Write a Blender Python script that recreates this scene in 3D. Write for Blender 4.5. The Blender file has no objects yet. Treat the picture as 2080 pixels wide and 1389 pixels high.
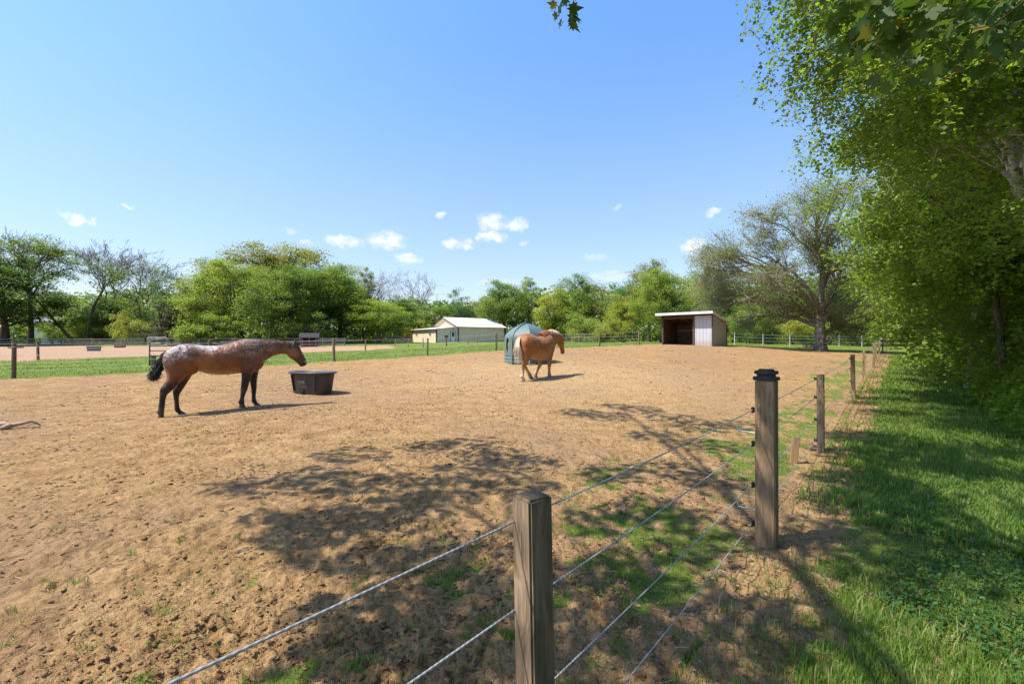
import bpy, bmesh, math, random
import numpy as np
from mathutils import Vector, Matrix

random.seed(7)
RNG = np.random.default_rng(7)
F, CX, CY, EYE = 924.4, 1040.0, 694.5, 1.6
SC = bpy.context.scene
COL = SC.collection
PI = math.pi

# ---------------------------------------------------------------- helpers: objects
def link(o, parent=None):
    COL.objects.link(o)
    if parent is not None:
        o.parent = parent
    return o

def tag(o, label=None, cat=None, group=None, kind=None):
    if label: o['label'] = label
    if cat: o['category'] = cat
    if group: o['group'] = group
    if kind: o['kind'] = kind
    return o

def empty(name, loc=(0, 0, 0), rz=0.0, label=None, cat=None, group=None):
    o = bpy.data.objects.new(name, None)
    o.empty_display_size = 0.2
    o.location = loc
    o.rotation_euler = (0, 0, rz)
    link(o)
    return tag(o, label, cat, group)

def np_mesh(name, V, groups, mat=None, smooth=False):
    """V (N,3); groups: list of int arrays (M,k) of faces."""
    V = np.ascontiguousarray(V, dtype=np.float32)
    me = bpy.data.meshes.new(name)
    me.vertices.add(len(V))
    me.vertices.foreach_set('co', V.ravel())
    loops, starts, tot, pos = [], [], [], 0
    for g in groups:
        g = np.asarray(g, dtype=np.int32)
        if g.size == 0:
            continue
        m, k = g.shape
        loops.append(g.ravel())
        starts.append(pos + np.arange(m, dtype=np.int32) * k)
        tot.append(np.full(m, k, dtype=np.int32))
        pos += m * k
    if loops:
        loops = np.concatenate(loops); starts = np.concatenate(starts).astype(np.int32)
        me.loops.add(len(loops))
        me.loops.foreach_set('vertex_index', loops)
        me.polygons.add(len(starts))
        me.polygons.foreach_set('loop_start', starts)
        try:
            me.polygons.foreach_set('loop_total', np.concatenate(tot))
        except Exception:
            pass
    me.update(calc_edges=True)
    me.validate()
    if smooth:
        me.polygons.foreach_set('use_smooth', np.ones(len(me.polygons), dtype=bool))
    if mat:
        me.materials.append(mat)
    return me

def obj_from(name, me, parent=None, mat=None):
    o = bpy.data.objects.new(name, me)
    if mat is not None:
        if len(me.materials) == 0:
            me.materials.append(mat)
        else:
            o.material_slots[0].link = 'OBJECT'
            o.material_slots[0].material = mat
    return link(o, parent)

class MB:
    """collects simple shapes into one mesh"""
    def __init__(s):
        s.v = []; s.f = []
    def add(s, verts, faces):
        b = len(s.v)
        s.v.extend([tuple(p) for p in verts])
        s.f.extend([tuple(b + i for i in f) for f in faces])
    def box(s, c, size, rz=0.0, M=None):
        x, y, z = size[0] / 2, size[1] / 2, size[2] / 2
        ca, sa = math.cos(rz), math.sin(rz)
        P = []
        for dz in (-z, z):
            for dx, dy in ((-x, -y), (x, -y), (x, y), (-x, y)):
                p = Vector((c[0] + dx * ca - dy * sa, c[1] + dx * sa + dy * ca, c[2] + dz))
                P.append(M @ p if M else p)
        s.add(P, [(3, 2, 1, 0), (4, 5, 6, 7), (0, 1, 5, 4), (1, 2, 6, 5), (2, 3, 7, 6), (3, 0, 4, 7)])
    def hexa(s, P):
        s.add(P, [(3, 2, 1, 0), (4, 5, 6, 7), (0, 1, 5, 4), (1, 2, 6, 5), (2, 3, 7, 6), (3, 0, 4, 7)])
    def tube(s, pts, r, n=8, cap=True):
        V, Fq = tube_np(pts, r, n)
        b = len(s.v)
        s.v.extend([tuple(p) for p in V])
        s.f.extend([tuple(int(b + i) for i in q) for q in Fq])
        if cap:
            m = len(pts)
            s.f.append(tuple(b + i for i in reversed(range(n))))
            s.f.append(tuple(b + (m - 1) * n + i for i in range(n)))
    def lathe(s, prof, c, n=20):
        P = []; Fc = []
        for (r, z) in prof:
            for i in range(n):
                a = 2 * PI * i / n
                P.append((c[0] + r * math.cos(a), c[1] + r * math.sin(a), c[2] + z))
        for k in range(len(prof) - 1):
            for i in range(n):
                j = (i + 1) % n
                Fc.append((k * n + i, k * n + j, (k + 1) * n + j, (k + 1) * n + i))
        Fc.append(tuple(reversed(range(n)))); Fc.append(tuple((len(prof) - 1) * n + i for i in range(n)))
        s.add(P, Fc)
    def build(s, name, mat, parent=None, bevel=0.0, smooth=False, seg=2):
        me = bpy.data.meshes.new(name)
        me.from_pydata(s.v, [], s.f)
        me.update()
        if bevel > 0:
            bm = bmesh.new(); bm.from_mesh(me)
            bmesh.ops.recalc_face_normals(bm, faces=bm.faces)
            es = [e for e in bm.edges if len(e.link_faces) == 2 and e.calc_face_angle(0) > 0.5]
            bmesh.ops.bevel(bm, geom=es, offset=bevel, segments=seg, affect='EDGES', clamp_overlap=True)
            bm.to_mesh(me); bm.free()
        if smooth:
            for p in me.polygons: p.use_smooth = True
        if mat: me.materials.append(mat)
        o = bpy.data.objects.new(name, me)
        return link(o, parent)

def tube_np(pts, r, n=6):
    P = np.asarray(pts, dtype=float); m = len(P)
    r = np.broadcast_to(np.asarray(r, dtype=float), (m,))
    T = np.gradient(P, axis=0)
    T /= np.linalg.norm(T, axis=1, keepdims=True) + 1e-9
    ref = np.array([0.0, 0, 1]) if abs(T[0][2]) < 0.9 else np.array([1.0, 0, 0])
    A = np.cross(T, ref); A /= np.linalg.norm(A, axis=1, keepdims=True) + 1e-9
    for i in range(1, m):
        a = A[i - 1] - T[i] * np.dot(A[i - 1], T[i]); nn = np.linalg.norm(a)
        if nn > 1e-6: A[i] = a / nn
    B = np.cross(T, A)
    th = np.arange(n) * 2 * PI / n
    V = P[:, None, :] + r[:, None, None] * (np.cos(th)[None, :, None] * A[:, None, :] + np.sin(th)[None, :, None] * B[:, None, :])
    i = np.arange(n); j = (i + 1) % n
    q = np.stack([i, j, j + n, i + n], 1)
    Fq = (q[None] + (np.arange(m - 1) * n)[:, None, None]).reshape(-1, 4)
    return V.reshape(-1, 3), Fq

def prisms(P0, P1, R0, R1, n=3):
    """many straight tapered twigs at once"""
    P0 = np.asarray(P0, float).reshape(-1, 3); P1 = np.asarray(P1, float).reshape(-1, 3)
    T = P1 - P0; T /= np.linalg.norm(T, axis=1, keepdims=True) + 1e-9
    ref = np.where(np.abs(T[:, 2:3]) < 0.9, np.array([[0, 0, 1.0]]), np.array([[1.0, 0, 0]]))
    A = np.cross(T, ref); A /= np.linalg.norm(A, axis=1, keepdims=True) + 1e-9
    B = np.cross(T, A)
    th = np.arange(n) * 2 * PI / n
    ring = np.cos(th)[None, :, None] * A[:, None] + np.sin(th)[None, :, None] * B[:, None]
    V = np.concatenate([P0[:, None] + ring * np.asarray(R0).reshape(-1, 1, 1), P1[:, None] + ring * np.asarray(R1).reshape(-1, 1, 1)], 1)
    i = np.arange(n); j = (i + 1) % n
    q = np.stack([i, j, j + n, i + n], 1)
    Fq = (q[None] + (np.arange(len(P0)) * 2 * n)[:, None, None]).reshape(-1, 4)
    return V.reshape(-1, 3), Fq

class Geo:
    """accumulates numpy verts and quads"""
    def __init__(s): s.V = []; s.Q = []; s.n = 0
    def add(s, V, Q):
        s.V.append(V); s.Q.append(np.asarray(Q) + s.n); s.n += len(V)
    def mesh(s, name, mat, smooth=False):
        return np_mesh(name, np.concatenate(s.V), [np.concatenate(s.Q)], mat, smooth)

def unit(v):
    return v / (np.linalg.norm(v, axis=-1, keepdims=True) + 1e-9)

def leaf_quads(P, size, rng, aspect=0.6, up=0.5, tipdir=None, droop=0.0):
    """folded rhombic leaves"""
    n = len(P)
    size = np.broadcast_to(np.asarray(size, float), (n,))[:, None]
    N = rng.normal(size=(n, 3)); N = unit(N); N[:, 2] = np.abs(N[:, 2]); N = unit(N + np.array([0, 0, up]))
    D = rng.normal(size=(n, 3)) if tipdir is None else tipdir + 0.5 * rng.normal(size=(n, 3))
    D[:, 2] -= droop
    D = unit(D - N * np.sum(D * N, 1, keepdims=True))
    S = np.cross(D, N)
    w = size * aspect * 0.5
    a = P; b = P + D * size * 0.45 + S * w + N * w * 0.35
    c = P + D * size; d = P + D * size * 0.45 - S * w + N * w * 0.35
    V = np.stack([a, b, c, d], 1).reshape(-1, 3)
    Q = np.arange(4 * n).reshape(n, 4)
    return V, Q

# ---------------------------------------------------------------- numpy noise
def _hash(ix, iy, seed):
    h = (ix.astype(np.int64) * 374761393 + iy.astype(np.int64) * 668265263 + seed * 1442695041) & 0xFFFFFFFF
    h = ((h ^ (h >> 13)) * 1274126177) & 0xFFFFFFFF
    h = h ^ (h >> 16)
    return (h & 0xFFFF) / 32767.5 - 1.0

def vnoise(x, y, seed=0):
    ix = np.floor(x); iy = np.floor(y); fx = x - ix; fy = y - iy
    ux = fx * fx * fx * (fx * (fx * 6 - 15) + 10); uy = fy * fy * fy * (fy * (fy * 6 - 15) + 10)
    a = _hash(ix, iy, seed); b = _hash(ix + 1, iy, seed); c = _hash(ix, iy + 1, seed); d = _hash(ix + 1, iy + 1, seed)
    return (a * (1 - ux) + b * ux) * (1 - uy) + (c * (1 - ux) + d * ux) * uy

def fbm(x, y, seed=0, oct=4, gain=0.5):
    s = 0; a = 1.0; t = 0
    for k in range(oct):
        ca, sa = math.cos(k * 1.1), math.sin(k * 1.1)
        s = s + a * vnoise((x * ca - y * sa) * 2 ** k, (x * sa + y * ca) * 2 ** k, seed + k * 17)
        t += a; a *= gain
    return s / t

def sstep(a, b, x):
    t = np.clip((x - a) / (b - a), 0, 1)
    return t * t * (3 - 2 * t)

# ---------------------------------------------------------------- materials
def new_mat(name):
    m = bpy.data.materials.new(name); m.use_nodes = True
    nt = m.node_tree
    for n in list(nt.nodes): nt.nodes.remove(n)
    out = nt.nodes.new('ShaderNodeOutputMaterial')
    return m, nt, out

def nd(nt, t, **kw):
    n = nt.nodes.new(t)
    for k, v in kw.items():
        if k.startswith('i_'):
            n.inputs[int(k[2:])].default_value = v
        else:
            setattr(n, k, v)
    return n

def ramp(nt, fac, stops, interp='LINEAR'):
    r = nt.nodes.new('ShaderNodeValToRGB'); cr = r.color_ramp; cr.interpolation = interp
    while len(cr.elements) > 1: cr.elements.remove(cr.elements[-1])
    cr.elements[0].position = stops[0][0]; cr.elements[0].color = (*stops[0][1], 1) if len(stops[0][1]) == 3 else stops[0][1]
    for p, c in stops[1:]:
        e = cr.elements.new(p); e.color = (*c, 1) if len(c) == 3 else c
    nt.links.new(fac, r.inputs[0])
    return r.outputs[0]

def mixc(nt, fac, a, b, blend='MIX'):
    m = nt.nodes.new('ShaderNodeMix'); m.data_type = 'RGBA'; m.blend_type = blend
    for sock, v in ((m.inputs[0], fac), (m.inputs[6], a), (m.inputs[7], b)):
        if hasattr(v, 'is_linked'): nt.links.new(v, sock)
        elif isinstance(v, (int, float)): sock.default_value = v
        else: sock.default_value = (*v, 1) if len(v) == 3 else v
    return m.outputs[2]

def mth(nt, op, a, b=None, c=None, clamp=False):
    m = nt.nodes.new('ShaderNodeMath'); m.operation = op; m.use_clamp = clamp
    for k, v in enumerate((a, b, c)):
        if v is None: continue
        if hasattr(v, 'is_linked'): nt.links.new(v, m.inputs[k])
        else: m.inputs[k].default_value = v
    return m.outputs[0]

def noise(nt, vec, scale, detail=3, rough=0.5, dist=0.0):
    n = nt.nodes.new('ShaderNodeTexNoise')
    n.inputs['Scale'].default_value = scale; n.inputs['Detail'].default_value = detail
    n.inputs['Roughness'].default_value = rough; n.inputs['Distortion'].default_value = dist
    if vec is not None: nt.links.new(vec, n.inputs['Vector'])
    return n.outputs['Fac']

def mapv(nt, vec, scale=(1, 1, 1), rot=(0, 0, 0)):
    m = nt.nodes.new('ShaderNodeMapping'); m.inputs['Scale'].default_value = scale; m.inputs['Rotation'].default_value = rot
    nt.links.new(vec, m.inputs['Vector'])
    return m.outputs[0]

def coords(nt, which='Object'):
    return nt.nodes.new('ShaderNodeTexCoord').outputs[which]

def bump(nt, h, strength=0.5, dist=0.02):
    b = nt.nodes.new('ShaderNodeBump'); b.inputs['Strength'].default_value = strength; b.inputs['Distance'].default_value = dist
    nt.links.new(h, b.inputs['Height'])
    return b.outputs[0]

def principled(nt, out, col, rough=0.7, metal=0.0, spec=0.3, normal=None):
    p = nt.nodes.new('ShaderNodeBsdfPrincipled')
    if hasattr(col, 'is_linked'): nt.links.new(col, p.inputs['Base Color'])
    else: p.inputs['Base Color'].default_value = (*col, 1)
    if hasattr(rough, 'is_linked'): nt.links.new(rough, p.inputs['Roughness'])
    else: p.inputs['Roughness'].default_value = rough
    p.inputs['Metallic'].default_value = metal
    p.inputs['Specular IOR Level'].default_value = spec
    if normal is not None: nt.links.new(normal, p.inputs['Normal'])
    nt.links.new(p.outputs[0], out.inputs['Surface'])
    return p

def simple_mat(name, c, rough=0.7, metal=0.0, var=0.25, scale=6.0, bumpd=0.004, spec=0.3, stretch=(1, 1, 1)):
    m, nt, out = new_mat(name)
    v = mapv(nt, coords(nt), stretch)
    n1 = noise(nt, v, scale, 5, 0.6)
    n2 = noise(nt, v, scale * 9, 3, 0.6)
    f = mth(nt, 'ADD', mth(nt, 'MULTIPLY', n1, 0.65), mth(nt, 'MULTIPLY', n2, 0.35))
    dark = tuple(x * (1 - var) for x in c); lite = tuple(min(0.9, x * (1 + var)) for x in c)
    col = ramp(nt, f, [(0.3, dark), (0.7, lite)])
    principled(nt, out, col, rough, metal, spec, bump(nt, f, 0.5, bumpd))
    return m

def leaf_mat(name, c1, c2, trans=0.35, clump=0.6, rough=0.55, tint=None, hue_scale=0.35):
    """c1..c2 hue range of the leaves themselves, chosen per leaf and per spray"""
    m, nt, out = new_mat(name)
    g = nt.nodes.new('ShaderNodeNewGeometry')
    n1 = noise(nt, coords(nt), hue_scale, 3, 0.6)
    f = mth(nt, 'ADD', mth(nt, 'MULTIPLY', g.outputs['Random Per Island'], 1 - clump), mth(nt, 'MULTIPLY', mth(nt, 'MULTIPLY_ADD', n1, 2.2, -0.6), clump), clamp=True)
    col = mixc(nt, f, c1, c2)
    if tint is not None:
        t = mth(nt, 'GREATER_THAN', g.outputs['Random Per Island'], 0.93)
        col = mixc(nt, t, col, tint)
    p = nt.nodes.new('ShaderNodeBsdfPrincipled')
    nt.links.new(col, p.inputs['Base Color']); p.inputs['Roughness'].default_value = rough
    p.inputs['Specular IOR Level'].default_value = 0.35
    tr = nt.nodes.new('ShaderNodeBsdfTranslucent')
    tc = mixc(nt, 1.0, col, (1.0, 1.05, 0.5), 'MULTIPLY')
    tb = mixc(nt, 0.5, tc, col, 'ADD')
    nt.links.new(tb, tr.inputs['Color'])
    mx = nt.nodes.new('ShaderNodeMixShader'); mx.inputs[0].default_value = trans
    nt.links.new(p.outputs[0], mx.inputs[1]); nt.links.new(tr.outputs[0], mx.inputs[2])
    nt.links.new(mx.outputs[0], out.inputs['Surface'])
    return m

def bark_mat(name, c, c2, scale=4.0):
    m, nt, out = new_mat(name)
    v = mapv(nt, coords(nt), (1, 1, 0.22))
    f = noise(nt, v, scale * 3, 6, 0.65, 0.6)
    col = ramp(nt, f, [(0.35, c), (0.65, c2)])
    principled(nt, out, col, 0.9, 0, 0.15, bump(nt, f, 0.9, 0.03))
    return m

def wood_mat(name, c_dark, c_lite, stretch=(14, 14, 0.7), knots=True, rough=0.85, moss_shade=None):
    m, nt, out = new_mat(name)
    co = coords(nt)
    oi = nt.nodes.new('ShaderNodeObjectInfo')
    va = nt.nodes.new('ShaderNodeVectorMath'); va.operation = 'ADD'
    nt.links.new(co, va.inputs[0])
    cmb = nt.nodes.new('ShaderNodeCombineXYZ'); nt.links.new(mth(nt, 'MULTIPLY', oi.outputs['Random'], 7.3), cmb.inputs[2]); nt.links.new(mth(nt, 'MULTIPLY', oi.outputs['Random'], 3.1), cmb.inputs[0])
    nt.links.new(cmb.outputs[0], va.inputs[1])
    v = va.outputs[0]
    warp = noise(nt, mapv(nt, v, (3, 3, 1.2)), 1.6, 2, 0.5)
    v2 = mapv(nt, v, stretch)
    w = nt.nodes.new('ShaderNodeVectorMath'); w.operation = 'ADD'
    cw = nt.nodes.new('ShaderNodeCombineXYZ'); k = mth(nt, 'MULTIPLY', warp, 3.2); nt.links.new(k, cw.inputs[0]); nt.links.new(k, cw.inputs[1])
    nt.links.new(v2, w.inputs[0]); nt.links.new(cw.outputs[0], w.inputs[1])
    grain = noise(nt, w.outputs[0], 2.2, 5, 0.62)
    fine = noise(nt, mapv(nt, v, (160, 160, 3)), 1.0, 3, 0.6)
    f = mth(nt, 'ADD', mth(nt, 'MULTIPLY', grain, 0.7), mth(nt, 'MULTIPLY', fine, 0.3))
    col = ramp(nt, f, [(0.33, c_dark), (0.5, tuple((a + b) / 2 for a, b in zip(c_dark, c_lite))), (0.66, c_lite)])
    stain = noise(nt, mapv(nt, v, (5, 5, 1.3)), 1.3, 4, 0.6)
    col = mixc(nt, mth(nt, 'MULTIPLY', sramp(nt, stain, 0.5, 0.72), 0.55), col, tuple(x * 0.35 for x in c_dark))
    if moss_shade:  # moss on right face and top, plus shade of the sunless side painted in
        g = nt.nodes.new('ShaderNodeNewGeometry'); vt = nt.nodes.new('ShaderNodeVectorTransform'); vt.vector_type = 'NORMAL'; vt.convert_from = 'WORLD'; vt.convert_to = 'OBJECT'
        nt.links.new(g.outputs['True Normal'], vt.inputs[0]); sn = nt.nodes.new('ShaderNodeSeparateXYZ'); nt.links.new(vt.outputs[0], sn.inputs[0])
        side = sramp(nt, mth(nt, 'MAXIMUM', mth(nt, 'MULTIPLY', sn.outputs[1], -1.0), sn.outputs[2]), .4, .7)
        mo = mth(nt, 'MULTIPLY', side, mth(nt, 'MULTIPLY_ADD', noise(nt, mapv(nt, v, (9, 9, 2.0)), 2.0, 4, .6), .9, .22), clamp=True)
        col = mixc(nt, mo, col, moss_shade)
    principled(nt, out, col, rough, 0, 0.2, bump(nt, f, 0.8, 0.004))
    return m

def sramp(nt, v, a, b):
    r = nt.nodes.new('ShaderNodeMapRange'); r.interpolation_type = 'SMOOTHSTEP'
    r.inputs[1].default_value = a; r.inputs[2].default_value = b
    nt.links.new(v, r.inputs[0])
    return r.outputs[0]

# ---------------------------------------------------------------- camera
cam = bpy.data.cameras.new('camera'); cam.sensor_width = 36; cam.lens = 16.0
cam.clip_start = 0.05; cam.clip_end = 4000
camo = bpy.data.objects.new('camera', cam); link(camo)
camo.location = (0, 0, EYE); camo.rotation_euler = (PI / 2, 0, 0)
SC.camera = camo

# ---------------------------------------------------------------- light
SUN_EL = math.radians(59)
SDIR = np.array([-0.970, -0.243])            # horizontal direction towards the sun
sund = bpy.data.lights.new('sun', 'SUN'); sund.energy = 3.55; sund.angle = math.radians(0.53); sund.color = (1.0, 0.955, 0.88)
suno = bpy.data.objects.new('sun', sund); link(suno)
suno.rotation_euler = Vector((-SDIR[0] * math.cos(SUN_EL), -SDIR[1] * math.cos(SUN_EL), -math.sin(SUN_EL))).to_track_quat('-Z', 'Y').to_euler()
suno.location = (-20, -5, 30)
TAN = math.tan(SUN_EL)

w = bpy.data.worlds.new('World'); SC.world = w; w.use_nodes = True
nt = w.node_tree
for n in list(nt.nodes): nt.nodes.remove(n)
wo = nt.nodes.new('ShaderNodeOutputWorld'); bg = nt.nodes.new('ShaderNodeBackground')
sky = nt.nodes.new('ShaderNodeTexSky'); sky.sky_type = 'NISHITA'; sky.sun_disc = False
sky.sun_elevation = SUN_EL; sky.sun_rotation = math.atan2(SDIR[0], SDIR[1]) % (2 * PI)
sky.altitude = 200; sky.air_density = 1.15; sky.dust_density = 0.6; sky.ozone_density = 2.2
co = coords(nt, 'Generated')
sx = nt.nodes.new('ShaderNodeSeparateXYZ'); nt.links.new(co, sx.inputs[0])
az = mth(nt, 'ARCTAN2', sx.outputs[0], sx.outputs[1]); el = mth(nt, 'ARCSINE', sx.outputs[2])
ae = nt.nodes.new('ShaderNodeCombineXYZ'); nt.links.new(az, ae.inputs[0]); nt.links.new(el, ae.inputs[1])
nz = nt.nodes.new('ShaderNodeTexNoise'); nz.inputs['Scale'].default_value = 55; nz.inputs['Detail'].default_value = 6; nz.inputs['Roughness'].default_value = 0.6
nt.links.new(ae.outputs[0], nz.inputs['Vector'])
off = nt.nodes.new('ShaderNodeVectorMath'); off.operation = 'MULTIPLY_ADD'
off.inputs[1].default_value = (0.05, 0.03, 0); off.inputs[2].default_value = (-0.025, -0.015, 0)
nt.links.new(nz.outputs['Color'], off.inputs[0])
pos = nt.nodes.new('ShaderNodeVectorMath'); pos.operation = 'ADD'
nt.links.new(ae.outputs[0], pos.inputs[0]); nt.links.new(off.outputs[0], pos.inputs[1])
CL = [(150, 442, 34, 15, .9), (190, 448, 14, 7, .5), (258, 420, 15, 6, .5), (697, 490, 46, 13, .8), (785, 489, 42, 19, .9), (828, 525, 32, 12, .9),
      (895, 437, 12, 7, .8), (1000, 452, 36, 21, .85), (1050, 458, 28, 15, .85), (914, 493, 20, 12, .85), (945, 498, 20, 11, .8), (998, 481, 37, 11, .95),
      (620, 490, 16, 6, .4), (1410, 502, 32, 17, .95), (1446, 432, 18, 8, .6), (1255, 420, 12, 7, .35), (590, 468, 22, 8, .35), (380, 545, 30, 8, .3),
      (1210, 520, 34, 9, .3), (1240, 560, 60, 12, .4), (1067, 494, 9, 5, .4), (1012, 575, 46, 10, .45), (60, 520, 60, 9, .25)]
acc = None
for (px, py, rx, ry, st) in CL:
    X, Z = (px - CX) / F, (CY - py) / F
    a0 = math.atan2(X, 1); e0 = math.atan2(Z, math.hypot(X, 1))
    k = 1 / math.hypot(X, 1)
    s = nt.nodes.new('ShaderNodeVectorMath'); s.operation = 'SUBTRACT'; s.inputs[1].default_value = (a0, e0, 0)
    nt.links.new(pos.outputs[0], s.inputs[0])
    m2 = nt.nodes.new('ShaderNodeVectorMath'); m2.operation = 'MULTIPLY'
    m2.inputs[1].default_value = (F / rx / (k * k), F / ry / k, 0); nt.links.new(s.outputs[0], m2.inputs[0])
    ln = nt.nodes.new('ShaderNodeVectorMath'); ln.operation = 'LENGTH'; nt.links.new(m2.outputs[0], ln.inputs[0])
    mr = nt.nodes.new('ShaderNodeMapRange'); mr.interpolation_type = 'SMOOTHSTEP'
    mr.inputs[1].default_value = 1.15; mr.inputs[2].default_value = 0.35; mr.inputs[3].default_value = 0; mr.inputs[4].default_value = st
    nt.links.new(ln.outputs['Value'], mr.inputs[0])
    acc = mr.outputs[0] if acc is None else mth(nt, 'MAXIMUM', acc, mr.outputs[0])
nz2 = noise(nt, mapv(nt, ae.outputs[0], (1, 2.2, 1)), 34, 5, 0.6)
cov = mth(nt, 'MULTIPLY', acc, sramp(nt, nz2, 0.22, 0.6))
hsv = nt.nodes.new('ShaderNodeHueSaturation'); hsv.inputs['Saturation'].default_value = 1.22; hsv.inputs['Value'].default_value = 1.0
nt.links.new(sky.outputs[0], hsv.inputs['Color'])
fe = nt.nodes.new('ShaderNodeMapRange'); fe.interpolation_type = 'SMOOTHSTEP'
fe.inputs[1].default_value = -0.05; fe.inputs[2].default_value = 0.75; fe.inputs[3].default_value = 0.54; fe.inputs[4].default_value = 0.92
nt.links.new(el, fe.inputs[0])
cf = nt.nodes.new('ShaderNodeCombineXYZ')
for k_, q_ in enumerate((1.03, .955, 1.0)): nt.links.new(mth(nt, 'MULTIPLY', fe.outputs[0], q_), cf.inputs[k_])
tint = mixc(nt, 1.0, hsv.outputs[0], cf.outputs[0], 'MULTIPLY')
pale = nt.nodes.new('ShaderNodeMapRange'); pale.interpolation_type = 'SMOOTHSTEP'
pale.inputs[1].default_value = 0.62; pale.inputs[2].default_value = 0.0; pale.inputs[3].default_value = 0.0; pale.inputs[4].default_value = 0.42
nt.links.new(el, pale.inputs[0])
tint = mixc(nt, pale.outputs[0], tint, (2.05, 2.45, 3.05))
SKYC = mixc(nt, cov, tint, (3.15, 3.2, 3.3))
nt.links.new(SKYC, bg.inputs['Color']); bg.inputs['Strength'].default_value = 0.15
nt.links.new(bg.outputs[0], wo.inputs['Surface'])

SC.view_settings.view_transform = 'Standard'; SC.view_settings.look = 'None'
SC.view_settings.exposure = 1.22; SC.view_settings.gamma = 1.0
SC.render.film_transparent = False
try:
    SC.cycles.use_denoising = True
    SC.cycles.max_bounces = 6; SC.cycles.transmission_bounces = 4; SC.cycles.diffuse_bounces = 3
except Exception:
    pass
# ================================================================ TERRAIN
# horse 1 traced in its own standing plane (enlarged crop coordinates -> metres)
H1_P0 = np.array([-6.30, 9.85]); H1_A = math.radians(42.0)
H1_D = np.array([math.cos(H1_A), math.sin(H1_A)]); H1_L = np.array([-H1_D[1], H1_D[0]])
def h1(cx, cy, w=0.0):
    """crop point (4.622 px per photo px, origin 270,640) -> (u, z world) in the plane offset w to the horse's left"""
    px, py = 270 + cx / 4.622, 640 + cy / 4.622
    a, b = (px - CX) / F, (CY - py) / F
    Pw = H1_P0 + w * H1_L
    Y = np.dot(Pw, H1_L) / (a * H1_L[0] + H1_L[1])
    X = a * Y
    return float(np.dot(np.array([X, Y]) - H1_P0, H1_D)), EYE + b * Y

CTRL = [(0, 0, 0), (3, 3, 0), (-3, 4, 0), (6, 8, .02), (2, 9, .04), (-4, 8, .05), (1.2, 15.3, .27), (0.6, 16.2, .30), (0.2, 21, .71), (1.5, 19.5, .60), (9, 12, .11), (14, 18.1, .16),
        (17.8, 22.4, .36), (21.6, 27, .5), (28.5, 35, .72), (36, 44, .85), (-17.3, 15.8, .35), (-30, 29, .44), (-9, 23, .63), (-5.3, 28.5, .74), (-1.05, 30.5, 1.04),
        (7.2, 37.5, 1.23), (10.6, 38, 1.38), (14, 38, 1.36), (15.86, 36, 1.25), (18, 38, 1.27), (24, 37.5, .95), (-5.0, 13.0, .13), (-3.0, 16, .27), (-16.3, 50, .68),
        (-40, 74, 1.0), (-80, 74, 1.0), (-20, 76, 1.15), (-10.4, 88, 1.6), (-1.5, 94, 1.6), (-60, 95, 1.45), (40, 75, 1.5), (20, 62, 1.5), (0, 60, 1.35), (70, 60, 1.3),
        (20, 8, .05), (0, -20, 0), (-30, -10, .1), (30, -10, 0), (-50, 20, .4), (60, 20, .4), (0, 120, 1.8), (-120, 100, 1.5), (120, 100, 1.6), (-110, 20, .6), (110, 10, .4),
        (-10, 60, 1.0), (-30, 45, .66)]
for (cx, cy, ww) in ((265, 968, -.14), (465, 935, .12), (1025, 862, -.13), (1165, 845, .12)):
    u_, z_ = h1(cx, cy, ww)
    p_ = H1_P0 + ww * H1_L + u_ * H1_D
    CTRL.append((p_[0], p_[1], z_))
CT = np.array(CTRL, float)
def _tps(d2):
    return np.where(d2 > 1e-9, d2 * np.log(d2 + 1e-12), 0)
_n = len(CT)
_K = _tps(((CT[:, None, :2] - CT[None, :, :2]) ** 2).sum(-1)) + np.eye(_n) * 2.0
_P = np.c_[np.ones(_n), CT[:, :2]]
_A = np.block([[_K, _P], [_P.T, np.zeros((3, 3))]])
_W = np.linalg.solve(_A, np.r_[CT[:, 2], np.zeros(3)])
def base_z(x, y):
    x = np.asarray(x, float); y = np.asarray(y, float)
    sh = x.shape; xf = x.ravel(); yf = y.ravel()
    r = np.hypot(xf, yf)
    k = np.minimum(1, 125 / np.maximum(r, 1e-6))
    xc, yc = xf * k, yf * k
    z = np.empty(len(xf))
    for s in range(0, len(xf), 60000):
        e = min(s + 60000, len(xf))
        d2 = (xc[s:e, None] - CT[None, :, 0]) ** 2 + (yc[s:e, None] - CT[None, :, 1]) ** 2
        z[s:e] = _tps(d2) @ _W[:_n] + _W[_n] + _W[_n + 1] * xc[s:e] + _W[_n + 2] * yc[s:e]
    return z.reshape(sh)
def gz(x, y):
    return float(base_z(np.array([x]), np.array([y]))[0])
def at(px, d, dz=0.0):
    x = (px - CX) / F * d
    return (x, d, gz(x, d) + dz)
def ground_hit(px, py):
    """where a sight line meets the ground"""
    a, b = (px - CX) / F, (CY - py) / F
    Y = np.concatenate([np.linspace(0.5, 30, 1200), np.linspace(30.1, 110, 1000)])
    d = EYE + b * Y - base_z(a * Y, Y)
    k = np.argmax(d < 0)
    if d[k] >= 0: k = len(Y) - 1
    return a * Y[k], Y[k]

def in_poly(x, y, poly):
    ins = np.zeros(x.shape, bool); n = len(poly)
    for i in range(n):
        x0, y0 = poly[i]; x1, y1 = poly[(i + 1) % n]
        c = ((y0 > y) != (y1 > y)) & (x < (x1 - x0) * (y - y0) / (y1 - y0 + 1e-12) + x0)
        ins ^= c
    return ins
def poly_dist(x, y, pts, closed=True):
    d = np.full(x.shape, 1e9); n = len(pts)
    for i in range(n if closed else n - 1):
        ax, ay = pts[i]; bx, by = pts[(i + 1) % n]
        vx, vy = bx - ax, by - ay
        t = np.clip(((x - ax) * vx + (y - ay) * vy) / (vx * vx + vy * vy), 0, 1)
        d = np.minimum(d, np.hypot(x - ax - t * vx, y - ay - t * vy))
    return d

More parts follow.
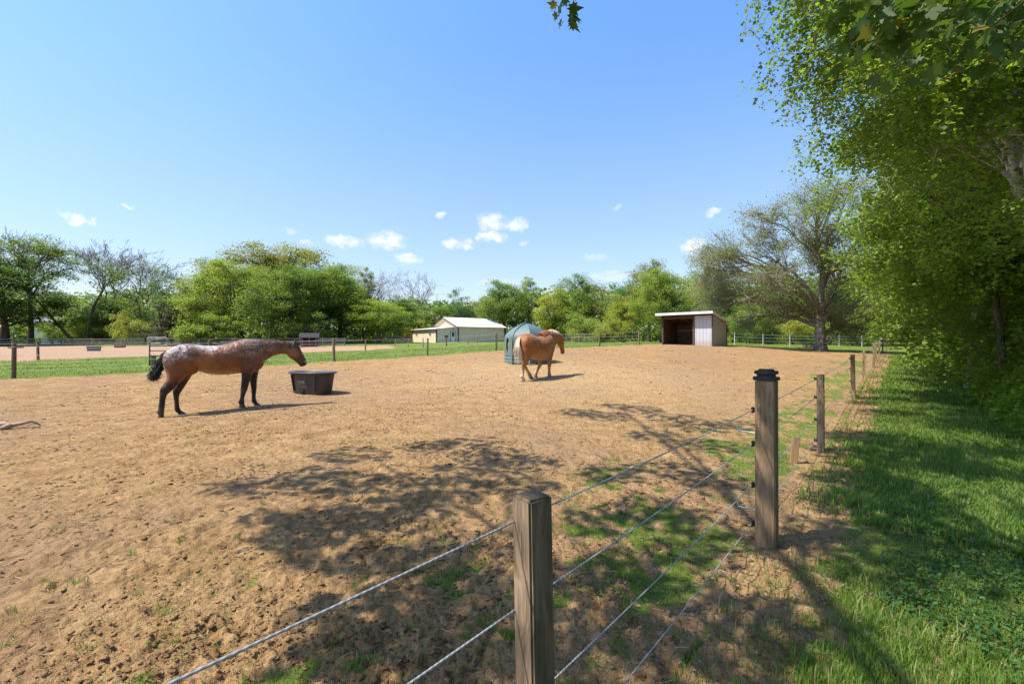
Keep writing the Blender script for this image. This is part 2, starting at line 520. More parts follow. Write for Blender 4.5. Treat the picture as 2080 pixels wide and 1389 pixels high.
NEAR_POSTS = [(-4.6, -4.0), (-2.05, -1.05), (0.08, 1.37), (2.0, 3.57), (4.5, 6.63), (9.0, 12.0), (14.0, 18.1), (17.8, 22.4), (21.6, 27.0), (25.0, 31.0), (28.5, 35.0), (32.9, 40.0)]
FAR_POSTS = [(-27.5, 6.5), (-17.3, 15.8), (-13.0, 19.6), (-9.0, 23.0), (-5.3, 28.5), (-1.05, 30.5), (2.9, 34.0), (7.2, 37.5), (10.6, 38.0)]
PADDOCK = [(-46, -12), (-27.5, 6.2), (-17.3, 15.35), (-9.1, 22.5), (-5.4, 27.9), (-1.05, 30.1), (7.2, 37.0), (10.5, 37.6), (12.6, 40.5), (17.5, 40), (21, 39), (25.5, 36.8), (27.5, 33.8)] + [p for p in reversed(NEAR_POSTS[:-2])] + [(-12, -12)]
ARENA = [(-110, 10), (-60, 18), (-30.6, 28.3), (-16.6, 49.2), (-14.6, 55), (-16, 63), (-20, 70.5), (-40, 70.5), (-110, 70)]
FD = np.array([0.645, 0.764]); FN = np.array([-0.764, 0.645])
def fence_s(x, y):
    """distance from the near fence line, positive into the paddock"""
    d = poly_dist(x, y, NEAR_POSTS, closed=False)
    sg = np.sign((x - 2.0) * FN[0] + (y - 3.57) * FN[1])
    return d * np.where(sg == 0, 1, sg)

def masks(x, y):
    """grassy 0..1, hay 0..1, zone (0 paddock, 1 lawn, 2 arena, 3 grass path)"""
    s = fence_s(x, y)
    n1 = fbm(x * 0.9, y * 0.9, 3, 4); n2 = fbm(x * 3.1, y * 3.1, 11, 3)
    inp = in_poly(x, y, PADDOCK); ina = in_poly(x, y, ARENA)
    dp = poly_dist(x, y, PADDOCK); da = poly_dist(x, y, ARENA)
    r = np.hypot(x, y)
    zone = np.where(inp, 0, np.where(ina, 2, np.where(s < 0, 3, 1)))
    zone = np.where((zone == 3) & (y > 41.5), 1, zone)
    nb = n1 * 0.55 + n2 * 0.25
    g_in = 0.62 * np.exp(-np.maximum(s, 0) / 1.0) + 0.22 * np.exp(-np.maximum(s, 0) / 3.0)
    n3 = fbm(x * 7.0, y * 7.0, 19, 3)
    g_in = (0.56 + .24 * sstep(3.4, 1, s)) * sstep(0.12, 0.62, g_in + nb * 0.75 + n3 * .45)
    g_in = g_in * (0.12 + 0.88 * sstep(3.6, 1.9, s))
    edge = np.where(inp & (s > 4), sstep(0.9, -0.1, dp + nb * 1.2), 0)
    g_in = np.maximum(g_in, edge)
    strip = sstep(0.60, 0.15, np.abs(s + 0.14) + (nb + n3 * .35) * 0.75)          # worn strip under the wires
    near = sstep(1.25, 0.30, np.hypot((x - 1.15) * .8, (y - 1.75)) + (nb + n3 * .5) * 1.5)           # bare leafy ground by the first posts
    worn = np.maximum(strip * .85, 0.62 * near)
    g_out = 1 - worn
    g_in = g_in * (1 - worn)
    bl = sstep(-0.30, 0.22, s + nb * .5)
    both = g_out * (1 - bl) + g_in * bl
    g_in = np.where(np.abs(s) < 0.7, both, g_in); g_out = np.where(np.abs(s) < 0.7, both, g_out)
    g_lawn = np.where(dp < 3, sstep(-0.35, 0.35, dp + nb * 0.9), 1.0)
    g_lawn = np.where(da < 2.5, np.minimum(g_lawn, sstep(-0.2, 0.5, da + nb * 0.8)), g_lawn)
    g_ar = 0.25 * sstep(0.5, 0.0, da + nb)
    g = np.choose(zone, [g_in, g_lawn, g_ar, g_out])
    hay = np.where(inp, np.exp(-((x - 1.0) ** 2 + (y - 17.5) ** 2) / 26) * 0.9 + 0.35 * np.exp(-((x - 5) ** 2 + (y - 13) ** 2) / 40), 0)
    return np.clip(g, 0, 1), np.clip(hay + 0.0, 0, 1), zone

def detail_z(x, y, g, zone):
    r = np.hypot(x, y)
    sp = np.maximum(0.004, 0.0018 * r * r)
    def lim(wl): return sstep(wl * 0.75, wl * 0.25, sp)
    dirt = 1 - g
    z = 0.035 * fbm(x * 0.55, y * 0.55, 5, 3)
    lump = np.maximum(0, fbm(x * 2.6, y * 2.6, 21, 2)) ** 1.0
    z = z + dirt * (0.045 * lump * lim(0.4)
                    + 0.046 * (0.5 - np.abs(fbm(x * 5.5, y * 5.5, 31, 2))) * lim(0.18)
                    + 0.046 * np.maximum(-.05, fbm(x * 12, y * 12, 41, 2)) * lim(0.085)
                    + 0.026 * fbm(x * 28, y * 28, 51, 2) * lim(0.04))
    z = z + g * 0.02 * fbm(x * 3, y * 3, 61, 2)
    return z

# polar sheet: fine where the ground is close, reaching past the woods to the horizon
_inv = np.linspace(1 / 0.85, 1 / 60.0, 640)
_r = np.concatenate([[0.02, 0.3, 0.6], 1 / _inv, np.geomspace(62, 1500, 30)])
_a = np.concatenate([np.radians(np.linspace(-60, 60, 780)), np.radians(np.linspace(60, 300, 62))[1:-1]])
_R, _AN = np.meshgrid(_r, _a, indexing='ij')
GX = _R * np.sin(_AN); GY = _R * np.cos(_AN)
gm, hm, zn = masks(GX, GY)
GZ = base_z(GX, GY) + detail_z(GX, GY, gm, zn)
nr, na = GX.shape
ii, jj = np.meshgrid(np.arange(nr - 1), np.arange(na), indexing='ij')
j2 = (jj + 1) % na
quads = np.stack([ii * na + jj, ii * na + j2, (ii + 1) * na + j2, (ii + 1) * na + jj], -1).reshape(-1, 4)[:, ::-1]
Vall = np.stack([GX, GY, GZ], -1).reshape(-1, 3)
zq = zn.ravel()[quads[:, 0]]

def ground_material():
    m, nt, out = new_mat('ground')
    co = coords(nt)
    ga = nt.nodes.new('ShaderNodeAttribute'); ga.attribute_name = 'grassy'
    ha = nt.nodes.new('ShaderNodeAttribute'); ha.attribute_name = 'hay'
    za = nt.nodes.new('ShaderNodeAttribute'); za.attribute_name = 'arena'
    big = noise(nt, co, 0.22, 4, 0.55); mid = noise(nt, co, 2.3, 5, 0.6); fine = noise(nt, co, 21, 5, 0.65); grit = noise(nt, co, 95, 3, 0.7)
    f = mth(nt, 'ADD', mth(nt, 'MULTIPLY', mid, 0.28), mth(nt, 'ADD', mth(nt, 'MULTIPLY', fine, 0.40), mth(nt, 'MULTIPLY', grit, 0.32)))
    dirt = ramp(nt, f, [(0.35, (0.090, 0.045, 0.016)), (0.43, (0.240, 0.136, 0.053)), (0.53, (0.370, 0.226, 0.098)), (0.66, (0.55, 0.370, 0.182))])
    rosy = mixc(nt, sramp(nt, big, 0.42, 0.66), dirt, mixc(nt, 0.65, dirt, (0.275, 0.172, 0.098)))
    rosy = mixc(nt, mth(nt, 'MULTIPLY', za.outputs['Fac'], 0.75), rosy, mixc(nt, 0.6, rosy, (0.44, 0.285, 0.205)))
    # dung-dark crumbs and pale straw
    crumb = sramp(nt, noise(nt, mapv(nt, co, (1, 1, 1)), 4.5, 6, 0.75), 0.575, 0.64)
    rosy = mixc(nt, mth(nt, 'MULTIPLY', crumb, 0.62), rosy, (0.13, 0.068, 0.032))
    st = sramp(nt, noise(nt, mapv(nt, co, (30, 5, 1), (0, 0, 0.5)), 1.0, 3, 0.6), 0.60, 0.70)
    hayf = mth(nt, 'MULTIPLY', mth(nt, 'ADD', ha.outputs['Fac'], 0.12), st)
    hay2 = mth(nt, 'MULTIPLY', ha.outputs['Fac'], 0.45)
    rosy = mixc(nt, mth(nt, 'ADD', hayf, hay2, clamp=True), rosy, (0.44, 0.30, 0.155))
    gn = noise(nt, co, 0.6, 4, 0.6); gf = noise(nt, co, 30, 4, 0.7)
    gg = mth(nt, 'ADD', mth(nt, 'MULTIPLY', gn, 0.6), mth(nt, 'MULTIPLY', gf, 0.4))
    grass = ramp(nt, gg, [(0.32, (0.072, 0.110, 0.015)), (0.52, (0.138, 0.178, 0.030)), (0.70, (0.23, 0.250, 0.064))])
    gk = mth(nt, 'ADD', ga.outputs['Fac'], mth(nt, 'MULTIPLY_ADD', noise(nt, co, 13, 6, 0.8), 1.1, -0.55))
    gk = sramp(nt, gk, 0.38, 0.78)
    col = mixc(nt, gk, rosy, grass)
    def crumbs(sc):
        v = nt.nodes.new('ShaderNodeTexVoronoi'); v.feature = 'F1'; v.inputs['Scale'].default_value = sc
        w_ = nt.nodes.new('ShaderNodeVectorMath'); w_.operation = 'ADD'
        nz_ = nt.nodes.new('ShaderNodeTexNoise'); nz_.inputs['Scale'].default_value = sc * .6; nz_.inputs['Detail'].default_value = 2
        sc_ = nt.nodes.new('ShaderNodeVectorMath'); sc_.operation = 'SCALE'; sc_.inputs['Scale'].default_value = 1.1 / sc
        nt.links.new(co, nz_.inputs['Vector']); nt.links.new(nz_.outputs['Color'], sc_.inputs[0]); nt.links.new(co, w_.inputs[0]); nt.links.new(sc_.outputs[0], w_.inputs[1])
        nt.links.new(w_.outputs[0], v.inputs['Vector'])
        return v.outputs['Distance']
    h = mth(nt, 'ADD', mth(nt, 'MULTIPLY', fine, 0.55), mth(nt, 'MULTIPLY', grit, 0.35))
    h = mth(nt, 'SUBTRACT', h, mth(nt, 'MULTIPLY', crumbs(14), 0.55)); h = mth(nt, 'SUBTRACT', h, mth(nt, 'MULTIPLY', crumbs(4.2), 0.85))
    nrm = bump(nt, h, 1.0, 0.055)
    principled(nt, out, col, 0.95, 0, 0.1, nrm)
    return m
M_GROUND = ground_material()
for zi, nm in ((0, 'paddock_ground'), (1, 'lawn'), (2, 'riding_arena_ground'), (3, 'grass_path')):
    q = quads[zq == zi]
    used, inv = np.unique(q.ravel(), return_inverse=True)
    me = np_mesh(nm, Vall[used], [inv.reshape(-1, 4)], M_GROUND, True)
    for an, arr in (('grassy', gm), ('hay', hm), ('arena', (zn == 2).astype(float))):
        at_ = me.attributes.new(an, 'FLOAT', 'POINT')
        at_.data.foreach_set('value', arr.ravel()[used].astype(np.float32))
    tag(obj_from(nm, me), kind='structure')

def surf_z(x, y):
    g, h, z = masks(x, y)
    return base_z(x, y) + detail_z(x, y, g, z), g, z
# ================================================================ GROUND COVER (uncountable)
def scatter(n, rmin, rmax, amin, amax, rng, power=1.0):
    """random points by bearing and distance, denser close by"""
    r = rmin * (rmax / rmin) ** (rng.random(n) ** power)
    a = np.radians(amin + (amax - amin) * rng.random(n))
    return r * np.sin(a), r * np.cos(a)

def blades(x, y, z, h, wdt, rng, lean=0.35):
    n = len(x)
    a = rng.random(n) * 2 * PI
    D = np.stack([np.cos(a), np.sin(a), np.zeros(n)], 1); S = np.stack([-D[:, 1], D[:, 0], np.zeros(n)], 1)
    L = (lean * (0.3 + rng.random(n)) * h)[:, None]
    P = np.stack([x, y, z - 0.005], 1); up = np.array([0, 0, 1.0])
    h = h[:, None]; w = (wdt * (0.6 + 0.8 * rng.random(n)))[:, None]
    V = np.stack([P - S * w, P + S * w, P + D * L * 0.35 + up * h * 0.6 + S * w * 0.75, P + D * L * 0.35 + up * h * 0.6 - S * w * 0.75, P + D * L + up * h], 1)
    b = (np.arange(n) * 5)[:, None]
    return V.reshape(-1, 3), b + np.array([[0, 1, 2, 3]]), b + np.array([[3, 2, 4]])

M_GRASS = leaf_mat('grass', (0.068, 0.145, 0.011), (0.200, 0.280, 0.042), 0.42, 0.45, 0.6, tint=(0.30, 0.25, 0.11), hue_scale=1.2)
def grass():
    rng = np.random.default_rng(21)
    Vs, Q4, Q3, off = [], [], [], 0
    for (n, r0, r1, hh, ww, side) in ((210000, 1.2, 9.0, 0.044, 0.0022, 'all'), (150000, 5, 26, 0.058, 0.0065, 'path'), (50000, 16, 48, 0.075, 0.016, 'path'), (60000, 14, 60, 0.09, 0.018, 'lawn')):
        x, y = scatter(n * 2, r0, r1, -58, 56, rng) if side != 'path' else scatter(n * 2, r0, r1, 22, 56, rng)
        g, hmk, z = masks(x, y)
        s = fence_s(x, y)
        patch = 0.5 + 0.5 * fbm(x * 2.2, y * 2.2, 71, 3)
        keep = rng.random(len(x)) < np.clip(g * (0.35 + 0.9 * patch), 0, 1) ** np.where(z == 0, 2.2, 1.4)
        if side == 'path': keep &= (z == 3)
        if side == 'lawn': keep &= (z == 1)
        keep &= (z != 2)
        idx = np.flatnonzero(keep)[:n]
        x, y = x[idx], y[idx]; zz, g2, zo = surf_z(x, y)
        hgt = hh * (0.45 + 1.0 * rng.random(len(x))) * np.where(zo == 3, 1.15, 0.75) * (0.6 + 0.8 * patch[idx])
        if side == 'lawn': hgt *= 0.7
        V, a4, a3 = blades(x, y, zz, hgt, np.full(len(x), ww), rng, 0.6)
        Vs.append(V); Q4.append(a4 + off); Q3.append(a3 + off); off += len(V)
    # sparse seedling tufts on the bare dirt
    tx, ty = scatter(170, 1.6, 9, -50, 40, rng)
    g, hk, z = masks(tx, ty); ok = (z == 0) & (g < 0.4)
    tx, ty = tx[ok], ty[ok]
    k = rng.integers(5, 22, len(tx)); x = np.repeat(tx, k); y = np.repeat(ty, k); sp = np.repeat(0.012 + 0.03 * rng.random(len(tx)), k)
    x = x + rng.normal(size=len(x)) * sp; y = y + rng.normal(size=len(x)) * sp
    zz, _, _ = surf_z(x, y)
    V, a4, a3 = blades(x, y, zz, 0.018 + 0.04 * rng.random(len(x)), np.full(len(x), 0.0022), rng, 0.9)
    Vs.append(V); Q4.append(a4 + off); Q3.append(a3 + off)
    me = np_mesh('grass', np.concatenate(Vs), [np.concatenate(Q4), np.concatenate(Q3)], M_GRASS)
    tag(obj_from('grass', me), 'green grass blades on the shaded path and in patches along the fence', 'grass', kind='stuff')
grass()

def clover():
    rng = np.random.default_rng(5)
    x, y = scatter(30000, 1.5, 9, 22, 54, rng)
    s = fence_s(x, y); p = fbm(x * 0.7, y * 0.7, 91, 3)
    ok = (s < -0.7) & (p + 0.10 * (-s) + 0.5 * (rng.random(len(x)) - .5) > 0.2)
    x, y = x[ok], y[ok]
    z, _, _ = surf_z(x, y)
    P = np.repeat(np.stack([x, y, z + 0.01 + 0.07 * rng.random(len(x))], 1), 3, 0)
    V, Q = leaf_quads(P, 0.013 + 0.014 * rng.random(len(P)), rng, 0.9, 1.2)
    me = np_mesh('ground_cover', V, [Q], leaf_mat('clover', (0.022, 0.075, 0.012), (0.06, 0.135, 0.022), 0.25, 0.4))
    tag(obj_from('ground_cover', me), 'low round leaved clover among the path grass', 'clover', kind='stuff')
clover()

def ico():
    t = (1 + 5 ** .5) / 2
    v = np.array([(-1, t, 0), (1, t, 0), (-1, -t, 0), (1, -t, 0), (0, -1, t), (0, 1, t), (0, -1, -t), (0, 1, -t), (t, 0, -1), (t, 0, 1), (-t, 0, -1), (-t, 0, 1)], float)
    v /= np.linalg.norm(v[0])
    f = np.array([(0, 11, 5), (0, 5, 1), (0, 1, 7), (0, 7, 10), (0, 10, 11), (1, 5, 9), (5, 11, 4), (11, 10, 2), (10, 7, 6), (7, 1, 8), (3, 9, 4), (3, 4, 2), (3, 2, 6), (3, 6, 8), (3, 8, 9), (4, 9, 5), (2, 4, 11), (6, 2, 10), (8, 6, 7), (9, 8, 1)])
    return v, f
def clods():
    rng = np.random.default_rng(9)
    iv, ifc = ico()
    x, y = scatter(120000, 1.15, 18, -56, 46, rng, 1.2)
    gk, hk, z = masks(x, y)
    lumpy = fbm(x * 1.3, y * 1.3, 77, 3)
    ok = (z == 0) & (rng.random(len(x)) > gk * 0.9) & (rng.random(len(x)) < 0.5 + 0.9 * lumpy)
    x, y = x[ok], y[ok]; n = len(x)
    zz, _, _ = surf_z(x, y)
    r = np.hypot(x, y)
    s = (0.0035 + 0.015 * rng.random(n) ** 5.0) * (0.85 + 0.045 * r)
    big = rng.random(n) < 0.006
    s = np.where(big, s * 1.8, s)
    sc = np.stack([s * (0.7 + 0.8 * rng.random(n)), s * (0.7 + 0.8 * rng.random(n)), s * (0.35 + 0.35 * rng.random(n))], 1)
    a = rng.random(n) * 2 * PI; ca, sa = np.cos(a)[:, None], np.sin(a)[:, None]
    L = iv[None] * (1 + 0.36 * rng.normal(size=(n, 12, 1))) * sc[:, None, :]
    V = np.stack([L[..., 0] * ca - L[..., 1] * sa + x[:, None], L[..., 0] * sa + L[..., 1] * ca + y[:, None], L[..., 2] + zz[:, None] - s[:, None] * 0.05], -1).reshape(-1, 3)
    Fq = (ifc[None] + (np.arange(n) * 12)[:, None, None]).reshape(-1, 3)
    me = np_mesh('dirt_clods', V, [Fq], M_GROUND, False)
    tag(obj_from('dirt_clods', me), 'crumbled brown clods of dirt over the paddock', 'dirt', kind='stuff')
clods()

def litter():
    rng = np.random.default_rng(15)
    t = rng.random(42000) ** 1.5; d = 0.8 + 16 * t
    s = -0.35 + 0.55 * rng.normal(size=len(t))
    k = 0.05 + rng.random(len(t)) * 0
    x = 0.08 + (d - 1.37) * 0.845 + s * FN[0]; y = d + s * FN[1]
    keep = rng.random(len(x)) < 0.5 + 0.8 * fbm(x * 1.6, y * 1.6, 44, 3)
    x, y = x[keep], y[keep]
    z, g, zo = surf_z(x, y)
    V, Q = leaf_quads(np.stack([x, y, z + 0.008], 1), 0.012 + 0.024 * rng.random(len(x)) ** 1.6, rng, 0.5, 1.2)
    me = np_mesh('leaf_litter', V, [Q], leaf_mat('dead_leaf', (0.10, 0.060, 0.035), (0.33, 0.22, 0.14), 0.1, 0.2, 0.8))
    tag(obj_from('leaf_litter', me), 'dry brown fallen leaves on the worn strip under the fence wires', 'leaves', kind='stuff')
    x, y = scatter(9000, 1.3, 24, -56, 46, rng)
    g, hk, zo = masks(x, y); ok = (zo == 0) & (rng.random(len(x)) < 0.35 + hk); x, y = x[ok], y[ok]
    z, _, _ = surf_z(x, y); n = len(x)
    a = rng.random(n) * 2 * PI; L = 0.03 + 0.07 * rng.random(n); L *= 0.6 + 0.06 * np.hypot(x, y)
    P0 = np.stack([x, y, z + 0.006], 1); P1 = P0 + np.stack([np.cos(a) * L, np.sin(a) * L, 0.01 * rng.normal(size=n)], 1)
    rad = 0.0011 * (0.7 + 0.14 * np.hypot(x, y))
    V, Q = prisms(P0, P1, rad, rad)
    me = np_mesh('straw', V, [Q], simple_mat('straw', (0.52, 0.40, 0.22), 0.8))
    tag(obj_from('straw', me), 'loose pale straw stems scattered over the dirt', 'straw', kind='stuff')
litter()

def flecks():
    """dry dark droppings trodden into crumbs"""
    iv, ifc = ico(); rng = np.random.default_rng(33)
    x, y = scatter(60000, 2.0, 34, -56, 46, rng, .8)
    g, hk, z = masks(x, y)
    ok = (z == 0) & (fbm(x * .9 + 40, y * .9, 88, 3) + .35 * fbm(x * 4, y * 4, 89, 2) > .30) & (rng.random(len(x)) < .5)
    x, y = x[ok], y[ok]; n = len(x); r = np.hypot(x, y)
    zz, _, _ = surf_z(x, y)
    s = (.005 + .012 * rng.random(n) ** 2) * (.8 + .055 * r)
    sc = np.stack([s * (.8 + .8 * rng.random(n)), s * (.8 + .8 * rng.random(n)), s * .45], 1)
    V = iv[None] * (1 + .3 * rng.normal(size=(n, 12, 1))) * sc[:, None] + np.stack([x, y, zz + s * .1], 1)[:, None]
    Fq = (ifc[None] + (np.arange(n) * 12)[:, None, None]).reshape(-1, 3)
    me = np_mesh('trodden_crumbs', V.reshape(-1, 3), [Fq], simple_mat('dry_dung', (.115, .065, .03), .95, 0, .4, 22, .004, .1))
    tag(obj_from('trodden_crumbs', me), 'dark trodden crumbs scattered over the paddock dirt', 'dirt', kind='stuff')
flecks()

def weeds():
    """taller weeds, dead stems and long tufts in the path verge"""
    rng = np.random.default_rng(61)
    x, y = scatter(900, 1.4, 16, 14, 56, rng)
    s = fence_s(x, y); ok = (s < .5) & (fbm(x * 1.1, y * 1.1, 14, 3) > -.05) & (rng.random(len(x)) < np.where(s > -1.3, .8, .3))
    x, y = x[ok], y[ok]; k = rng.integers(6, 26, len(x))
    X = np.repeat(x, k) + rng.normal(size=k.sum()) * .035; Y = np.repeat(y, k) + rng.normal(size=k.sum()) * .035
    hh = np.repeat(.035 + .075 * rng.random(len(x)) ** 2, k) * (.5 + .8 * rng.random(k.sum()))
    z, _, _ = surf_z(X, Y)
    V, a4, a3 = blades(X, Y, z, hh, np.full(len(X), .0032), rng, 1.0)
    me = np_mesh('weeds', V, [a4, a3], leaf_mat('weed', (.075, .125, .015), (.24, .26, .06), .35, .3, .6, tint=(.40, .31, .16), hue_scale=2))
    tag(obj_from('weeds', me), 'longer grass tufts and dry stems along the verge of the path', 'grass', kind='stuff')
weeds()
# ================================================================ MATERIALS for built things
M_POST = wood_mat('weathered_post', (0.062, 0.037, 0.019), (0.42, 0.295, 0.18), moss_shade=(.045, .037, .018))
M_POSTNEW = wood_mat('treated_post', (0.115, 0.070, 0.034), (0.34, 0.225, 0.125), moss_shade=(.06, .055, .025))
M_RAIL = wood_mat('grey_rail', (0.13, 0.11, 0.09), (0.34, 0.30, 0.26), (3, 3, 3))
M_STAKE = wood_mat('orange_stake', (0.22, 0.12, 0.06), (0.42, 0.25, 0.13))
M_BLACKPL = simple_mat('black_plastic', (0.018, 0.018, 0.02), 0.45, 0, 0.3, 20, 0.001)
M_STEEL = simple_mat('galvanised', (0.45, 0.46, 0.47), 0.42, 0.85, 0.2, 30, 0.0005)
M_PIPE = simple_mat('pale_pipe', (0.50, 0.50, 0.47), 0.5, 0.2, 0.15, 8, 0.0005)
M_GATE = simple_mat('dark_gate_paint', (0.035, 0.045, 0.042), 0.5, 0.2, 0.25, 12, 0.0005)
def rope_mat():
    m, nt, out = new_mat('rope_wire')
    co = coords(nt)
    wv = nt.nodes.new('ShaderNodeTexWave'); wv.inputs['Scale'].default_value = 26; wv.inputs['Distortion'].default_value = 0.6
    nt.links.new(co, wv.inputs['Vector'])
    col = ramp(nt, wv.outputs['Fac'], [(0.1, (0.17, 0.17, 0.168)), (0.9, (0.29, 0.29, 0.285))])
    principled(nt, out, col, 0.55, 0.0, 0.4, bump(nt, wv.outputs['Fac'], 0.25, 0.001))
    return m
M_ROPE = rope_mat()
M_TAPE = simple_mat('pale_fence_tape', (0.66, 0.66, 0.62), 0.6, 0, 0.1, 8, 0)

# ================================================================ NEAR WIRE FENCE
WZ = [1.055, 0.785, 0.460, 0.155]
fence = empty('wire_fence', (2.0, 3.57, gz(2.0, 3.57)), 0, 'brown timber posts with four rope wires running along the grass path', 'fence', None)
def rel(root, p):
    return (p[0] - root.location.x, p[1] - root.location.y, p[2] - root.location.z)
rngp = np.random.default_rng(3)
PTOP = [1.13, 1.13, 1.135, 1.30, 1.12, 1.16, 1.11, 1.15, 1.14, 1.10, 1.17, 1.15]
for i, (x, y) in enumerate(NEAR_POSTS):
    z = gz(x, y)
    w = 0.090 if i != 3 else 0.14
    hh = PTOP[i]
    ang = math.atan2(FD[1], FD[0]) - (0 if i != 2 else 0.23) + (0.06 * rngp.normal() if i not in (2, 3) else 0)
    po = MB(); po.box((0, 0, (hh - 0.4) / 2), (w, w, hh + 0.4), 0)
    o = po.build('post', M_POST if i not in (3,) else M_POSTNEW, fence, 0.007 if i < 5 else 0)
    o.location = rel(fence, (x, y, z)); o.rotation_euler = (0.012 * rngp.normal(), 0.012 * rngp.normal(), ang)
    if i == 3:
        cp = MB()
        cp.box((0, 0, hh + 0.012), (0.164, 0.164, 0.03)); cp.box((0, 0, hh + 0.036), (0.118, 0.118, 0.02))
        cp.box((0, 0, hh + 0.060), (0.146, 0.146, 0.03)); cp.box((0, 0, hh + 0.081), (0.10, 0.10, 0.014))
        c = cp.build('post_cap', M_BLACKPL, o, 0.004); c['label'] = 'black flat topped post cap'
        for zz, ln in ((0.87, -0.20), (0.26, -0.22)):
            br = MB(); br.tube([(0.0, 0.074, zz), (-0.02, 0.20, zz + 0.01), (-0.01, 0.215, zz + 0.045)], 0.007, 6)
            br.build('bracket', M_STEEL, o)
        cbl = MB()
        cbl.tube([(0.10, -0.05, 0.88), (0.16, -0.05, 0.82), (0.17, -0.02, 0.6), (0.20, 0.0, 0.35), (0.24, 0.02, 0.16), (0.25, 0.02, 0.02)], 0.006, 6)
        cbl.tube([(0.073, -0.02, 0.88), (0.11, -0.04, 0.895), (0.28, -0.02, 0.88)], 0.013, 6)
        cbl.build('cable', M_BLACKPL, o, 0, True)
    if 2 < i < 9:
        for zz in WZ:
            ins = MB(); ins.box((0, w / 2 + 0.012, zz), (0.03, 0.026, 0.035)); ins.box((0, w / 2 + 0.030, zz + 0.012), (0.05, 0.012, 0.02)); ins.box((0, w / 2 + 0.030, zz - 0.014), (0.05, 0.012, 0.02))
            ins.build('insulator', M_BLACKPL, o, 0.002)
for k, zz in enumerate(WZ):
    pts = []
    for i, (x, y) in enumerate(NEAR_POSTS):
        w = 0.065 if i != 3 else 0.105
        pts.append(np.array([x + FN[0] * w, y + FN[1] * w, gz(x, y) + zz]))
    P = []
    for a, b in zip(pts[:-1], pts[1:]):
        L = np.linalg.norm(b - a); n = max(6, int(L / 0.4))
        for t in np.linspace(0, 1, n, endpoint=False):
            p = a + (b - a) * t; p[2] -= 0.004 * L * 4 * t * (1 - t)
            P.append(p)
    P.append(pts[-1]); P = np.array(P) - np.array(fence.location)
    V, Q = tube_np(P, 0.0032 + 0.00021 * np.maximum(0, np.hypot(*(P[:, :2] + np.array(fence.location)[:2]).T) - 4), 8)
    obj_from('wire', np_mesh('wire', V, [Q], M_ROPE, True), fence)

st = MB(); st.box((0, 0, 0.10), (0.085, 0.04, 0.48))
so = st.build('stake', M_STAKE, None, 0.004)
sx_, sy_ = (1612 - CX) / F * 6.05, 6.05
so.location = (sx_, sy_, gz(sx_, sy_)); so.rotation_euler = (-0.03, 0.10, -0.3)
tag(so, 'short leaning orange brown stake driven in behind the capped post', 'stake')

# ================================================================ FAR PADDOCK FENCE
def wire_run(root, pts, zz, r, mat, name='wire', bow=0.03):
    P = []
    for a, b in zip(pts[:-1], pts[1:]):
        a = np.array(a, float); b = np.array(b, float)
        for t in np.linspace(0, 1, 5, endpoint=False):
            p = a + (b - a) * t; p[2] += zz - bow * 4 * t * (1 - t); P.append(p)
    p = np.array(pts[-1], float); p[2] += zz; P.append(p)
    V, Q = tube_np(np.array(P) - np.array(root.location), r, 5)
    return obj_from(name, np_mesh(name, V, [Q], mat, True), root)
def post_line(name, label, posts, hts, wmat, wires, pr=0.06, wr=0.008, wiremat=None, skip=()):
    root = empty(name, (*posts[0], gz(*posts[0])), 0, label, 'fence')
    pts = [(x, y, gz(x, y)) for x, y in posts]
    for i, (x, y, z) in enumerate(pts):
        m = MB(); h = hts[i % len(hts)]
        m.lathe([(pr, -0.3), (pr, h * .5), (pr * .94, h - 0.02), (pr * .7, h)], (0, 0, 0), 9)
        o = m.build('post', wmat, root); o.location = rel(root, (x, y, z)); o.rotation_euler = (0.02 * rngp.normal(), 0.02 * rngp.normal(), i)
    segs = [pts] if not skip else [pts[:skip[0] + 1], pts[skip[0] + 1:]]
    for sg in segs:
        if len(sg) < 2: continue
        for zz in wires: wire_run(root, sg, zz, wr, wiremat or M_TAPE)
    return root
post_line('wire_fence', 'thin round posts and pale wires closing the far side of the dirt paddock', FAR_POSTS,
          [1.15, 1.22, 1.2, 1.17, 1.1, 1.18, 1.2, 1.16, 1.15], M_POST, (1.08, .78, .50, .24), 0.066, 0.005)
ARF = [(-52.0, 24.0), (-42.0, 26.5), (-30.2, 29.0), (-27.2, 39.5), (-23.0, 44.5), (-16.3, 50.6)]
post_line('wire_fence', 'dark wooden posts with thin wires along the near edge of the riding arena', ARF, [1.2, 1.15, 1.2, 1.2, 1.15, 1.22], M_POST, (1.05, .7, .4), 0.075, 0.006)
LF = [at(803, 63)[:2], at(829, 60)[:2], at(860, 57)[:2], at(950, 62)[:2], at(969, 66)[:2]]
post_line('wire_fence', 'slim posts with thin wires on the lawn in front of the cream barn', LF, [1.1, 1.15, 1.2, 1.0, .9], M_RAIL, (.9, .5), 0.06, 0.006)

